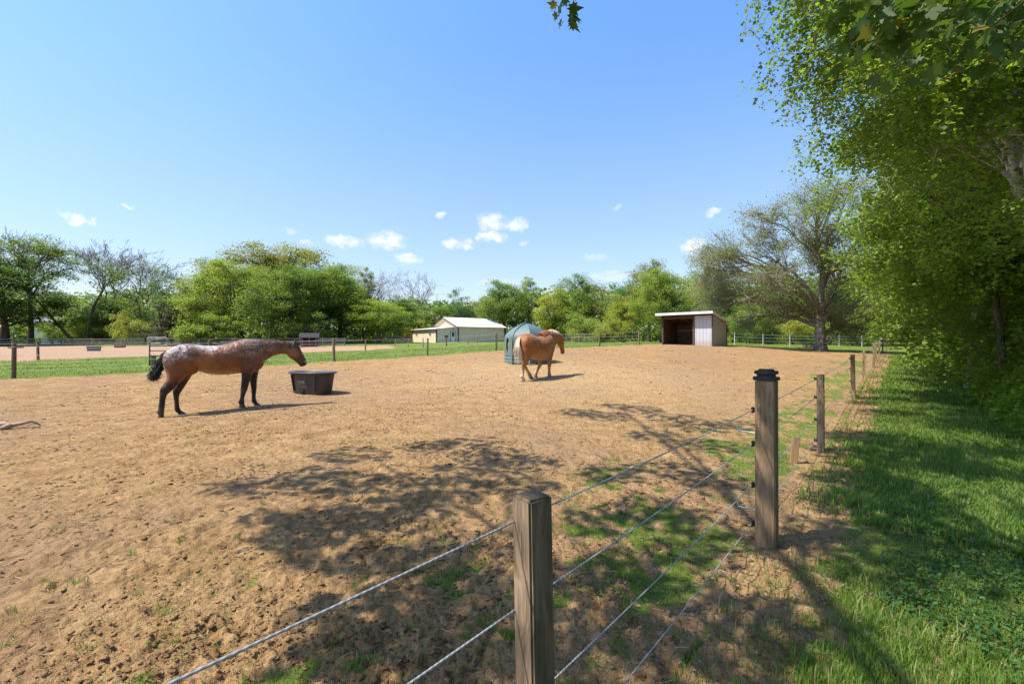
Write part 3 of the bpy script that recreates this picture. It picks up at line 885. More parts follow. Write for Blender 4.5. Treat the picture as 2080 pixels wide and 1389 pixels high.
def rail_fence(label, a, b, step, hts, mat, h=1.25, pw=0.12, rt=0.05, rw=0.13, jit=0.0):
    a = np.array(a); b = np.array(b); L = np.linalg.norm(b - a); n = max(2, int(L / step)); d = (b - a) / L
    root = empty('rail_fence', (a[0], a[1], gz(*a)), 0, label, 'fence')
    pts = [a + (b - a) * i / n for i in range(n + 1)]
    pz = [gz(*p) for p in pts]
    ang = math.atan2(d[1], d[0])
    for p, z in zip(pts, pz):
        m = MB(); m.box((0, 0, h / 2 - 0.1), (pw, pw, h + 0.2 + 0.06 * rngp.random()), 0)
        o = m.build('post', mat, root); o.location = rel(root, (p[0], p[1], z)); o.rotation_euler = (0, 0, ang)
    nrm = np.array([d[1], -d[0]]) * (pw / 2 + rt / 2 + 0.002)
    if np.dot(nrm, -a) < 0: nrm = -nrm
    for zz in hts:
        m = MB()
        for i in range(n):
            j0, j1 = jit * rngp.normal(), jit * rngp.normal()
            p0 = np.array([*(pts[i] + nrm + d * 0.003), pz[i] + zz + j0]); p1 = np.array([*(pts[i + 1] + nrm - d * 0.003), pz[i + 1] + zz + j1])
            t = np.array([nrm[0], nrm[1], 0]) / np.linalg.norm(nrm) * rt / 2; u = np.array([0, 0, rw / 2])
            q = [p0 - t - u, p1 - t - u, p1 + t - u, p0 + t - u, p0 - t + u, p1 - t + u, p1 + t + u, p0 + t + u]
            m.hexa([tuple(v - np.array(root.location)) for v in q])
        m.build('rail', mat, root)
    return root
rail_fence('grey board rail fence along the far edge of the riding arena', (-104, 72), (-59.5, 73.5), 4.0, (1.05, .65, .3), M_RAIL, 1.2, .14, .05, .15, .02)
rail_fence('grey board rail fence beyond the brown spotted horse, under the big green trees', (-55.5, 73.5), (-27.0, 73.5), 3.2, (1.1, .7, .32), M_RAIL, 1.25, .13, .05, .15, .02)
rail_fence('weathered rail fence joining the left end of the cream barn', at(785, 82)[:2], at(835, 94)[:2], 3.2, (1.2, .8, .4), M_RAIL, 1.4, .13, .05, .15)
rail_fence('pale pipe rail fence behind the bare oak', (22.6, 46.2), (44.5, 54.5), 3.4, (1.15, .82, .48), M_PIPE, 1.25, .07, .05, .06)
rail_fence('grey pipe rail fence on the lawn behind the chestnut horse', at(1150, 66)[:2], at(1205, 60)[:2], 2.6, (1.1, .75, .4), M_RAIL, 1.2, .07, .04, .05)

# ---- farm gates
def tube_gate(label, p, q, h, bars, mat, r=0.028, dz=0.12, cat='gate'):
    p = np.array(p); q = np.array(q); L = np.linalg.norm(q - p); ang = math.atan2(q[1] - p[1], q[0] - p[0])
    root = empty('farm_gate', (p[0], p[1], gz(*p)), ang, label, cat)
    m = MB()
    c = 0.09
    loop = [(0, 0, dz), (0, 0, h - c), (c * .3, 0, h - c * .3), (c, 0, h), (L - c, 0, h), (L - c * .3, 0, h - c * .3), (L, 0, h - c), (L, 0, dz), (0, 0, dz)]
    m.tube(loop, r, 8); m.build('gate_frame', mat, root, 0, True)
    for i in range(bars):
        z = dz + (h - dz) * (i + 1) / (bars + 1)
        b = MB(); b.tube([(r, 0, z), (L - r, 0, z)], r * 0.75, 8); b.build('bar', mat, root, 0, True)
    b = MB(); b.box((L * .5, 0, (h + dz) / 2), (0.05, 0.012, h - dz - 2 * r)); b.build('brace', mat, root)
    return root
g0 = at(304, 19.9)[:2]; g1 = at(448, 22.0)[:2]
tube_gate('dark green tube gate behind the tail of the spotted brown horse', g0, g1, 1.17, 4, M_GATE, 0.026)
gp = at(312, 19.6)
m = MB(); m.box((0, 0, 0.15), (.13, .13, .75)); o = m.build('gate_post', M_POST, None, .006); o.location = (gp[0], gp[1], gp[2] + 0.02)
tag(o, 'short dark stub post at the foot of the dark tube gate', 'post')
tube_gate('pale metal tube gate in the far arena fence', (-59.0, 73.6), (-55.8, 73.6), 1.3, 3, M_PIPE, 0.045)

# utility post by the barn door
up = at(907, 62)
ub = empty('utility_post', up, 0, 'short post carrying a dark box on the lawn in front of the barn door', 'post')
m = MB(); m.box((0, 0, .45), (.14, .14, 1.3)); m.build('post', M_POST, ub)
m = MB(); m.box((0, -.02, 1.25), (.42, .3, .34)); m.build('box', M_BLACKPL, ub, .02)

# ================================================================ BARN
def siding(name, c, pitch, axis_rot=0.0, rough=0.55, dirt=0.0):
    m, nt, out = new_mat(name)
    co = coords(nt)
    sp = nt.nodes.new('ShaderNodeSeparateXYZ'); nt.links.new(co, sp.inputs[0])
    g = nt.nodes.new('ShaderNodeNewGeometry'); vt = nt.nodes.new('ShaderNodeVectorTransform'); vt.vector_type = 'NORMAL'; vt.convert_from = 'WORLD'; vt.convert_to = 'OBJECT'
    nt.links.new(g.outputs['True Normal'], vt.inputs[0]); sn = nt.nodes.new('ShaderNodeSeparateXYZ'); nt.links.new(vt.outputs[0], sn.inputs[0])
    ax = mth(nt, 'GREATER_THAN', mth(nt, 'ABSOLUTE', sn.outputs[0]), 0.7)
    u = mth(nt, 'ADD', mth(nt, 'MULTIPLY', sp.outputs[0], mth(nt, 'SUBTRACT', 1.0, ax)), mth(nt, 'MULTIPLY', sp.outputs[1], ax))
    fr = mth(nt, 'FRACT', mth(nt, 'DIVIDE', u, pitch))
    rib = mth(nt, 'SUBTRACT', 1.0, sramp(nt, mth(nt, 'ABSOLUTE', mth(nt, 'SUBTRACT', fr, 0.5)), 0.05, 0.10))
    n1 = noise(nt, mapv(nt, co, (1.2, 1.2, .5)), 1.3, 4, .6)
    col = ramp(nt, n1, [(.3, tuple(x * .88 for x in c)), (.7, tuple(min(.85, x * 1.05) for x in c))])
    if dirt:
        dz = mth(nt, 'MULTIPLY', sramp(nt, mth(nt, 'ADD', sp.outputs[2], mth(nt, 'MULTIPLY', n1, -.5)), .45, -.25), dirt)
        col = mixc(nt, dz, col, (.30, .20, .12))
    principled(nt, out, col, rough, 0, .35, bump(nt, rib, 1.0, .02))
    return m
M_CREAM = siding('cream_siding', (.74, .58, .41), .9)
M_ROOFW = siding('white_roof', (.80, .77, .74), .6, 0, .5)
M_TRIM = simple_mat('brown_trim', (.085, .045, .032), .6, 0, .2, 10, 0)
M_WHITE = simple_mat('white_paint', (.70, .70, .69), .55, 0, .06, 8, 0)
M_GLASS = simple_mat('dark_glass', (.035, .05, .06), .08, 0, .2, 3, 0, .6)

bx, by = -10.4, 88.0
ba = math.atan2(.6, .8)
barn = empty('barn', (bx, by, 1.55), ba, 'long cream metal barn with white gable roof and lean-to', 'barn')
BL, BG, WH, RZ = 11.0, 10.8, 3.05, 4.95      # length, gable width, wall height, ridge
w_ = MB()
w_.hexa([(0, 0, -.3), (BL, 0, -.3), (BL, BG, -.3), (0, BG, -.3), (0, 0, WH), (BL, 0, WH), (BL, BG, WH), (0, BG, WH)])
w_.add([(0.0, 0, WH), (0, BG, WH), (0, BG / 2, RZ), (BL, 0, WH), (BL, BG, WH), (BL, BG / 2, RZ)], [(0, 2, 1), (3, 4, 5), (0, 3, 5, 2), (1, 2, 5, 4)])
w_.build('wall', M_CREAM, barn)
rf = MB(); t = .09; ov = .35; dzo = ov * (RZ - WH) / (BG / 2)
for sgn in (0, 1):
    y0 = -ov if sgn == 0 else BG + ov
    rf.hexa([(-ov, y0, WH - dzo + .03), (BL + ov, y0, WH - dzo + .03), (BL + ov, BG / 2, RZ + .03), (-ov, BG / 2, RZ + .03),
             (-ov, y0, WH - dzo + .03 + t), (BL + ov, y0, WH - dzo + .03 + t), (BL + ov, BG / 2, RZ + .03 + t), (-ov, BG / 2, RZ + .03 + t)])
rf.build('roof', M_ROOFW, barn)
tr = MB()
for (x, y) in ((-.012, -.012), (BL + .012, -.012), (-.012, BG + .012)):
    tr.box((x, y, WH / 2 - .1), (.2, .2, WH - .1))
for sgn in (0, 1):
    y0 = -ov if sgn == 0 else BG + ov; ym = BG / 2
    for xx in (-ov - .06, BL + ov + .06):
        tr.hexa([(xx - .05, y0, WH - dzo - .14), (xx + .05, y0, WH - dzo - .14), (xx + .05, ym, RZ - .14), (xx - .05, ym, RZ - .14),
                 (xx - .05, y0, WH - dzo + .05), (xx + .05, y0, WH - dzo + .05), (xx + .05, ym, RZ + .05), (xx - .05, ym, RZ + .05)])
tr.box((BL / 2, -.04, .0), (BL - .4, .06, .22)); tr.build('trim', M_TRIM, barn)
LL = 4.67; LZ = 2.45
lt = MB()
lt.hexa([(-LL, .0, -.3), (-.003, .0, -.3), (-.003, BG - .2, -.3), (-LL, BG - .2, -.3), (-LL, 0, LZ), (-.003, 0, WH - .12), (-.003, BG - .2, WH - .12), (-LL, BG - .2, LZ)])
lean = lt.build('lean_to', M_CREAM, barn)
lr = MB(); lr.hexa([(-LL - .3, -.25, LZ + .0), (-.01, -.25, WH - .1), (-.01, BG, WH - .1), (-LL - .3, BG, LZ + .0), (-LL - .3, -.25, LZ + .1), (-.01, -.25, WH), (-.01, BG, WH), (-LL - .3, BG, LZ + .1)])
lr.build('roof', M_ROOFW, lean)
lt2 = MB(); lt2.box((-LL - .012, -.012, LZ / 2 - .1), (.2, .2, LZ - .1)); lt2.box((-LL - .012, BG - .2, LZ / 2 - .1), (.18, .2, LZ - .1))
lt2.box((-LL - .33, BG / 2, LZ - .05), (.06, BG + .2, .18)); lt2.build('trim', M_TRIM, lean)
for k, yy in enumerate((2.6, 8.6)):
    fr = MB()
    for dy in (-.44, 0, .44): fr.box((-LL - .02, yy + dy, 1.62), (.05, .07, .8))
    for dz in (-.38, .38): fr.box((-LL - .022, yy, 1.62 + dz), (.05, .95, .07))
    f_ = fr.build('window', M_WHITE, lean)
    pn = MB(); pn.box((-LL - .008, yy, 1.62), (.02, .82, .7)); pn.build('pane', M_GLASS, f_)
dr = MB(); dr.box((-1.15, -.03, 1.03), (.92, .06, 2.06)); d_ = dr.build('door', M_WHITE, lean)
pn = MB(); pn.box((-1.15, -.064, 1.48), (.5, .02, .85)); pn.build('pane', M_GLASS, d_)
kn = MB(); kn.box((-1.5, -.08, 1.0), (.06, .06, .1)); kn.build('handle', M_STEEL, d_)
ft = MB()
for xx in (-1.66, -.64): ft.box((xx, -.03, 1.06), (.08, .075, 2.14))
ft.box((-1.15, -.03, 2.11), (1.1, .075, .08)); ft.build('door_frame', M_TRIM, lean)
lm = MB(); lm.lathe([(.05, 0), (.14, .05), (.1, .2), (.02, .24)], (-1.15, -.16, 2.35), 10); lm.box((-1.15, -.05, 2.52), (.1, .1, .1)); lm.build('wall_lamp', M_STEEL, lean)

# ================================================================ RUN-IN SHED
sd = np.array([2.99, -3.0]) / np.hypot(2.99, 3.0)
sh_o = (15.86, 36.0)
sa = math.atan2(sd[1], sd[0])          # local +x runs along the front towards the right corner; +y into the shed
SW, SDp = 4.25, 2.9
fl = (sh_o[0] - sd[0] * SW, sh_o[1] - sd[1] * SW)
shed = empty('animal_shelter', (fl[0], fl[1], 1.30), sa, 'open fronted run-in shed with white metal siding beside the leafy tree', 'shed')
M_SHEDW = siding('white_shed_siding', (.50, .50, .50), .28, 0, .45, .55)
M_SHEDT = siding('tan_shed_siding', (.40, .385, .32), .28, 0, .5, .3)
M_PLY = wood_mat('brown_boards', (.055, .036, .023), (.145, .095, .06), (1.2, 9, 9))
FH, BH = 2.42, 1.78
q = MB(); q.box((SW - .73 + .0, .03, FH / 2 - .15), (1.42, .05, FH + .3)); q.build('front_panel', M_SHEDW, shed)
q = MB(); q.hexa([(SW - .02, .0, -.3), (SW + .03, 0, -.3), (SW + .03, SDp, -.3), (SW - .02, SDp, -.3), (SW - .02, 0, FH), (SW + .03, 0, FH), (SW + .03, SDp, BH), (SW - .02, SDp, BH)]); q.build('side_wall', M_SHEDT, shed)
q = MB(); q.hexa([(-.03, .0, -.3), (.02, 0, -.3), (.02, SDp, -.3), (-.03, SDp, -.3), (-.03, 0, FH), (.02, 0, FH), (.02, SDp, BH), (-.03, SDp, BH)]); q.build('side_wall', M_PLY, shed)
q = MB(); q.box((SW / 2, SDp - .03, (BH + .11) / 2 - .15), (SW - .06, .05, BH + .41)); q.build('back_wall', M_PLY, shed)
ovf = .55; sl = (FH - BH) / SDp
def roof_z(y): return FH + .12 - sl * y
q = MB(); q.hexa([(-.3, -ovf, roof_z(-ovf)), (SW + .22, -ovf, roof_z(-ovf)), (SW + .22, SDp + .2, roof_z(SDp + .2)), (-.3, SDp + .2, roof_z(SDp + .2)),
                  (-.3, -ovf, roof_z(-ovf) + .06), (SW + .22, -ovf, roof_z(-ovf) + .06), (SW + .22, SDp + .2, roof_z(SDp + .2) + .06), (-.3, SDp + .2, roof_z(SDp + .2) + .06)])
rfo = q.build('roof', M_ROOFW, shed)
q = MB(); q.box((SW / 2 - .04, -ovf - .022, roof_z(-ovf) - .04), (SW + .56, .04, .19)); q.build('fascia', M_WHITE, rfo)
q = MB(); q.hexa([(.03, -ovf + .03, roof_z(-ovf + .03) - .022), (SW - .03, -ovf + .03, roof_z(-ovf + .03) - .022), (SW - .03, SDp + .15, roof_z(SDp + .15) - .022), (.03, SDp + .15, roof_z(SDp + .15) - .022),
          (.03, -ovf + .03, roof_z(-ovf + .03) - .003), (SW - .03, -ovf + .03, roof_z(-ovf + .03) - .003), (SW - .03, SDp + .15, roof_z(SDp + .15) - .003), (.03, SDp + .15, roof_z(SDp + .15) - .003)]); q.build('ceiling', M_PLY, rfo)
q = MB()
for k in range(6):
    xx = .06 + k * (SW - .12) / 5
    q.hexa([(xx - .03, -ovf + .02, roof_z(-ovf) - .15), (xx + .03, -ovf + .02, roof_z(-ovf) - .15), (xx + .03, SDp - .08, roof_z(SDp - .08) - .15), (xx - .03, SDp - .08, roof_z(SDp - .08) - .15),
            (xx - .03, -ovf + .02, roof_z(-ovf) - .026), (xx + .03, -ovf + .02, roof_z(-ovf) - .026), (xx + .03, SDp - .08, roof_z(SDp - .08) - .026), (xx - .03, SDp - .08, roof_z(SDp - .08) - .026)])
q.box((1.42, .03, FH - .08), (2.72, .09, .24)); q.build('rafters', M_PLY, rfo)
for xx in (.08, SW - 1.5):
    q = MB(); q.box((xx, .0, FH / 2 - .25), (.13, .13, FH + .1)); q.build('post', M_PLY, shed)
for a_, b_ in (((SW + .0, -.028, FH / 2 - .1), (.10, .05, FH + .1)), ((SW + .045, SDp, BH / 2 - .1), (.05, .1, BH))):
    q = MB(); q.box(a_, b_); q.build('corner_trim', M_TRIM, shed)
q = MB(); q.box((SW / 2 - .0, SDp - .12, 1.3), (SW - .12, .06, .1)); q.build('rail', M_RAIL, shed)

# ================================================================ HAY HUT
M_HUT = simple_mat('teal_plastic', (.105, .155, .145), .6, 0, .16, 3, .001, .45)
def hay_hut():
    x, y = at(1070, 20.6)[:2]
    root = empty('hay_hut', (x, y, gz(x, y) - .02), math.radians(45), 'teal moulded plastic hay hut with arched openings behind the chestnut horse', 'hay feeder')
    hx, hy, H, E = .93, .80, 1.78, 1.12
    hexpts = [(.64, -hy), (hx, -.08), (hx, .08), (.64, hy), (-.64, hy), (-hx, .08), (-hx, -.08), (-.64, -hy)]
    P = [np.array(p) for p in hexpts]; n = len(P)
    per = []; 
    for i in range(n):
        a, b = P[i], P[(i + 1) % n]; m = max(2, int(np.linalg.norm(b - a) / .032))
        for k in range(m): per.append((i, k / m, a + (b - a) * k / m, np.linalg.norm(b - a)))
    prof = [(0, 1.0), (.06, 1.0)] + [(z, 1.0) for z in np.linspace(.1, E, 26)]
    for t in np.linspace(.06, 1, 18): prof.append((E + (H - E) * (.55 * math.sin(t * PI / 2) + .45 * t), 1 - .999 * t ** 1.55))
    V, Q = [], []; N = len(per)
    for (z, s) in prof:
        for (i, t, p, L) in per:
            sx_ = s; sy_ = s
            inset = .0
            if .10 < z < .42: inset = .022 * (1 if math.sin((z - .10) / .32 * 4 * PI) > 0 else 0)
            V.append((p[0] * (sx_ - inset), p[1] * (sy_ - inset), z))
    for r in range(len(prof) - 1):
        zc = (prof[r][0] + prof[r + 1][0]) / 2
        for k in range(N):
            i, t, p, L = per[k]; i2, t2, p2, _ = per[(k + 1) % N]
            tm = t + .5 / max(1, int(L / .032)); u = (tm - .5) * L
            hole = False
            if i in (3, 7):                                  # long front and back faces: wide arches
                hole = abs(u) < .46 and zc > .48 and ((u / .46) ** 2 + (max(0, zc - .78) / .42) ** 2 < 1)
            elif i in (0, 2, 4, 6):                          # slanting faces: upright ovals
                hole = (u / .17) ** 2 + ((zc - .80) / .33) ** 2 < 1
            if not hole:
                a = r * N + k; b = r * N + (k + 1) % N
                Q.append((a, b, b + N, a + N))
    me = bpy.data.meshes.new('shell'); me.from_pydata(V, [], Q); me.update()
    for p in me.polygons: p.use_smooth = False
    me.materials.append(M_HUT)
    o = bpy.data.objects.new('shell', me); link(o, root)
    md = o.modifiers.new('thick', 'SOLIDIFY'); md.thickness = .03; md.offset = -1
    fl_ = MB()                                               # flange where the two halves bolt together
    for sx_ in (-1, 1):
        fl_.box((sx_ * (hx + .022), 0, .50), (.06, .10, 1.06))
    arc = []
    for (z, s) in prof:
        if z >= E - .02: arc.append((hx * s + .012, z + .012))
    for sg in (-1, 1):
        for (x0, z0), (x1, z1) in zip(arc[:-1], arc[1:]):
            fl_.hexa([(sg * x0, -.05, z0 - .02), (sg * x1, -.05, z1 - .02), (sg * x1, .05, z1 - .02), (sg * x0, .05, z0 - .02), (sg * x0, -.05, z0 + .035), (sg * x1, -.05, z1 + .035), (sg * x1, .05, z1 + .035), (sg * x0, .05, z0 + .035)])
    fl_.build('flange', M_HUT, root)
    hd = MB(); hd.tube([(-.09, 0, H + .02), (-.08, 0, H + .15), (-.03, 0, H + .19), (.03, 0, H + .19), (.08, 0, H + .15), (.09, 0, H + .02)], .016, 8); hd.build('lifting_handle', M_HUT, root, 0, True)
    bs = MB(); bs.hexa([(-.55, -.45, 0), (.55, -.45, 0), (.55, .45, 0), (-.55, .45, 0), (-.45, -.4, .55), (.5, -.4, .5), (.45, .35, .6), (-.5, .4, .5)])
    bo = bs.build('hay_bale', simple_mat('hay', (.30, .22, .11), .9, 0, .4, 14, .03), None, .06)
    bo.location = root.location; bo.rotation_euler = root.rotation_euler
    tag(bo, 'dull hay bale inside the teal hay hut', 'hay bale')
    return root
hay_hut()

# ================================================================ STOCK TANK beside horse 1
def stock_tank():
    x, y = at(635, 13.05)[:2]
    M_TUB = simple_mat('black_rubber', (.060, .054, .048), .55, 0, .25, 5, .002, .35)
    root = empty('stock_tank', (x, y, gz(x, y) - .03), math.radians(-20), 'black oval rubber stock tank under the nose of the spotted horse', 'water trough')
    def ring(a, b, z, n=56, e=2.35):
        return [(a * math.copysign(abs(math.cos(t)) ** (2 / e), math.cos(t)), b * math.copysign(abs(math.sin(t)) ** (2 / e), math.sin(t)), z) for t in [2 * PI * i / n for i in range(n)]]
    hx, hy, H = .70, .42, .635
    R = [ring(hx * .80, hy * .78, 0), ring(hx * .82, hy * .80, .02), ring(hx * .835, hy * .82, .11), ring(hx * .85, hy * .84, .125), ring(hx * .92, hy * .92, .46), ring(hx * .93, hy * .935, .475),
         ring(hx * .955, hy * .96, H - .05), ring(hx * 1.03, hy * 1.05, H - .045), ring(hx * 1.04, hy * 1.06, H - .015), ring(hx * 1.02, hy * 1.035, H), ring(hx * .96, hy * .965, H - .004), ring(hx * .93, hy * .93, H - .05), ring(hx * .80, hy * .78, .05)]
    n = 56; V = [p for r in R for p in r]; Fq = []
    for k in range(len(R) - 1):
        for i in range(n): Fq.append((k * n + i, k * n + (i + 1) % n, (k + 1) * n + (i + 1) % n, (k + 1) * n + i))
    Fq.append(tuple(reversed(range(n)))); Fq.append(tuple((len(R) - 1) * n + i for i in range(n)))
    m = MB(); m.add(V, Fq); m.build('tub', M_TUB, root, 0, True)
    m = MB(); m.tube([(p[0] * 1.0, p[1] * 1.0, p[2]) for p in ring(hx * 1.04, hy * 1.06, H - .012)] + [ring(hx * 1.04, hy * 1.06, H - .012)[0]], .020, 8, False)
    m.build('rim', simple_mat('tub_rim', (.085, .09, .10), .38, 0, .15, 8, .001, .4), root, 0, True)
    m = MB()
    def fp(u, z, out=.0): 
        k = .80 + .16 * z / H
        return (u * k, -hy * (k - .005) - out, z)
    for u in (-.42, .46):
        a, b = fp(u - .015, .10, .012), fp(u + .015, .10, .012); c, d = fp(u + .015, .56, .012), fp(u - .015, .56, .012)
        m.hexa([a, b, (b[0], b[1] + .06, b[2]), (a[0], a[1] + .06, a[2]), d, c, (c[0], c[1] + .06, c[2]), (d[0], d[1] + .06, d[2])])
    def plate(u0, u1, z0, z1, o):
        a, b, c, d = fp(u0, z0, o), fp(u1, z0, o), fp(u1, z1, o), fp(u0, z1, o)
        m.hexa([a, b, (b[0], b[1] + .06, b[2]), (a[0], a[1] + .06, a[2]), d, c, (c[0], c[1] + .06, c[2]), (d[0], d[1] + .06, d[2])])
    plate(-.17, .17, .20, .50, .008); plate(-.12, .12, .30, .42, .018)
    m.build('moulded_panel', M_TUB, root, .004)
    m = MB(); plate(-.12, -.06, .35, .39, .021); plate(-.04, .0, .35, .39, .021); plate(.02, .09, .34, .385, .021); m.build('raised_emblem', simple_mat('emblem', (.16, .15, .14), .5), root, .004)
    m = MB(); m.tube([(.0, -hy * .83 - .012, .075), (.0, -hy * .83 - .05, .075)], .04, 12); m.build('drain_plug', M_BLACKPL, root)
    m = MB(); m.add([p for p in ring(hx * .925, hy * .925, H - .10)], [tuple(range(56))]); m.build('water', simple_mat('water', (.02, .028, .03), .03, 0, .2, 3, .001, .6), root)
stock_tank()

# ================================================================ SMALL FAR THINGS
def small_tank(px, d, L, W, H, mat, label, rz=0.0, cat='water trough'):
    x, y, z = at(px, d)
    m = MB()
    m.hexa([(-L / 2 * .9, -W / 2 * .85, 0), (L / 2 * .9, -W / 2 * .85, 0), (L / 2 * .9, W / 2 * .85, 0), (-L / 2 * .9, W / 2 * .85, 0), (-L / 2, -W / 2, H), (L / 2, -W / 2, H), (L / 2, W / 2, H), (-L / 2, W / 2, H)])
    m.box((0, -W / 2 + .0, H - .03), (L + .06, .05, .06)); m.box((0, W / 2, H - .03), (L + .06, .05, .06)); m.box((-L / 2, 0, H - .03), (.05, W - .06, .06)); m.box((L / 2, 0, H - .03), (.05, W - .06, .06))
    o = m.build('trough', mat, None, .03); o.location = (x, y, z - .02); o.rotation_euler = (0, 0, rz)
    tag(o, label, cat)
small_tank(191, 47, 1.05, .7, .5, simple_mat('grey_tub', (.16, .17, .18), .5), 'grey rectangular tub on the riding arena dirt', .5)
small_tank(244, 62, 1.2, .6, .42, simple_mat('dull_red_tub', (.20, .075, .05), .6), 'small dull red feed tub by the far arena fence', .3, 'feed tub')
small_tank(32, 60, 1.5, .8, .35, simple_mat('dark_tub', (.05, .045, .045), .6), 'low dark tub behind the far left fence post', .1, 'feed tub')

px_, py_, pz_ = at(629, 67)
fs = empty('feeder_hut', (px_, py_, pz_), .35, 'little dark red hut with a grey shingle roof under the trees', 'hut')
M_RED = simple_mat('barn_red', (.13, .042, .035), .75, 0, .3, 6, .004)
m = MB(); m.box((0, .75, .75), (2.2, .06, 1.5)); m.box((-1.08, 0, .75), (.06, 1.44, 1.5)); m.box((1.08, 0, .75), (.06, 1.44, 1.5)); m.box((0, -.75, .4), (2.2, .06, .8)); m.build('wall', M_RED, fs)
m = MB()
for sg in (-1, 1): m.hexa([(-1.35, sg * 1.05, 1.28), (1.35, sg * 1.05, 1.28), (1.35, 0, 1.95), (-1.35, 0, 1.95), (-1.35, sg * 1.05, 1.38), (1.35, sg * 1.05, 1.38), (1.35, 0, 2.05), (-1.35, 0, 2.05)])
m.build('roof', simple_mat('grey_shingle', (.06, .055, .055), .95, 0, .35, 9, .02, .03), fs)
for xx in (-.9, 0, .9):
    m = MB(); m.box((xx, -.74, .68), (.1, .1, 1.36)); m.build('post', M_RAIL, fs)

# small old house beyond the trees on the left
hx_, hy_, hz_ = at(97, 106)
hs = empty('house', (hx_, hy_, hz_), .5, 'pale house half hidden behind the bare trees', 'house')
m = MB(); m.box((0, 0, 2.2), (4.4, 4, 5)); m.build('wall', simple_mat('pale_siding', (.55, .55, .54), .7, 0, .1, 4, 0), hs)
m = MB()
for sg in (-1, 1): m.hexa([(-2.5, sg * 2.3, 4.5), (2.5, sg * 2.3, 4.5), (2.5, 0, 5.9), (-2.5, 0, 5.9), (-2.5, sg * 2.3, 4.7), (2.5, sg * 2.3, 4.7), (2.5, 0, 6.1), (-2.5, 0, 6.1)])
m.build('roof', simple_mat('roof_felt', (.30, .29, .28), .9, 0, .2, 4, .01), hs)

# bleached wood lying on the dirt at far left, brush at the oak
def log(name, pts, r, mat, label, cat):
    m = MB()
    P = np.array(pts, float); mid = P.mean(0); mid[2] = 0
    for seg, rr in r:
        m.tube([tuple(P[i] - mid) for i in seg], rr, 9)
    o = m.build(name, mat, None, 0, True); o.location = mid
    return tag(o, label, cat)
M_PALEW = simple_mat('bleached_wood', (.36, .27, .18), .9, 0, .4, 9, .004, .2, (1, 1, 4))
lx, ly = ground_hit(18, 872)
lz = gz(lx, ly) + .05
log('driftwood', [(lx - .36, ly - .05, lz - .02), (lx - .1, ly, lz + .05), (lx + .02, ly + .02, lz + .02), (lx + .25, ly + .16, lz + .07), (lx + .34, ly + .22, lz - .02), (lx - .05, ly - .10, lz - .02)],
    [((0, 1, 2), [.02, .04, .035]), ((2, 3, 4), [.035, .03, .012]), ((2, 5), [.05, .035])], M_PALEW, 'bleached forked piece of wood lying on the dirt', 'wood')
bx_, by_ = at(1640, 35.9)[:2]; bz_ = gz(bx_, by_)
def brush(px, d, n, R, H, label, mat, name='brush_pile', leaf=None, cat='brush'):
    x, y, z = at(px, d); rng = np.random.default_rng(int(px))
    P0 = np.stack([rng.normal(size=n) * R * .4, rng.normal(size=n) * R * .3, np.abs(rng.normal(size=n)) * H * .3], 1)
    a = rng.random(n) * 2 * PI
    P1 = P0 + np.stack([np.cos(a) * R * .6, np.sin(a) * R * .5, H * (rng.random(n) * .9)], 1)
    V, Q = prisms(P0, P1, .02, .006, 4)
    root = empty(name, (x, y, z), 0, label, cat)
    obj_from('sticks', np_mesh('sticks', V, [Q], mat, True), root)
    if leaf:
        Pl = P0[rng.integers(0, n, n * 9)] + rng.normal(size=(n * 9, 3)) * np.array([.2, .15, .12]) * R + np.array([0, 0, .2 * H])
        V, Q = leaf_quads(Pl, .12, rng, .6); obj_from('leaves', np_mesh('leaves', V, [Q], leaf), root)
brush(1645, 36.8, 60, 1.1, .7, 'heap of grey sticks against the foot of the bare oak', M_RAIL)
# ================================================================ HORSES
def loft(st, n=22, e=2.0):
    """st: list of (centre, half-axis a, half-axis b); closed tapered body section"""
    V = []; Fq = []
    for c, a, b in st:
        c, a, b = np.array(c, float), np.array(a, float), np.array(b, float)
        for i in range(n):
            t = 2 * PI * i / n; ct, s_ = math.cos(t), math.sin(t)
            k = (abs(ct) ** e + abs(s_) ** e) ** (-1 / e)
            V.append(c + a * ct * k + b * s_ * k)
    m = len(st)
    for k in range(m - 1):
        for i in range(n): Fq.append((k * n + i, k * n + (i + 1) % n, (k + 1) * n + (i + 1) % n, (k + 1) * n + i))
    V.append(np.array(st[0][0], float)); V.append(np.array(st[-1][0], float))
    for i in range(n):
        Fq.append((len(V) - 2, (i + 1) % n, i)); Fq.append((len(V) - 1, (m - 1) * n + i, (m - 1) * n + (i + 1) % n))
    return V, Fq
def refine(st, k=4):
    """smooth (Catmull-Rom) interpolation of stations"""
    A = np.array([np.concatenate([np.array(c, float), np.array(a, float), np.array(b, float)]) for c, a, b in st])
    out = []
    for i in range(len(A) - 1):
        p0, p1, p2, p3 = A[max(i - 1, 0)], A[i], A[i + 1], A[min(i + 2, len(A) - 1)]
        for t in np.linspace(0, 1, k, endpoint=False):
            out.append(.5 * (2 * p1 + (p2 - p0) * t + (2 * p0 - 5 * p1 + 4 * p2 - p3) * t * t + (3 * p1 - p0 - 3 * p2 + p3) * t ** 3))
    out.append(A[-1])
    return [(r[:3], r[3:6], r[6:9]) for r in out]
def blob(m, c, r, ry=0.0):
    """muscle lump: ellipsoid, pitched by ry"""
    st = []
    for t in np.linspace(-.98, .98, 9):
        s = math.sqrt(1 - t * t)
        d = Vector((t * r[0], 0, 0)); d.rotate(Matrix.Rotation(ry, 3, 'Y'))
        up = Vector((0, 0, r[2] * s)); up.rotate(Matrix.Rotation(ry, 3, 'Y'))
        st.append((np.array(c) + np.array(d), np.array(up), np.array((0, r[1] * s, 0))))
    m.add(*loft(st, 16))
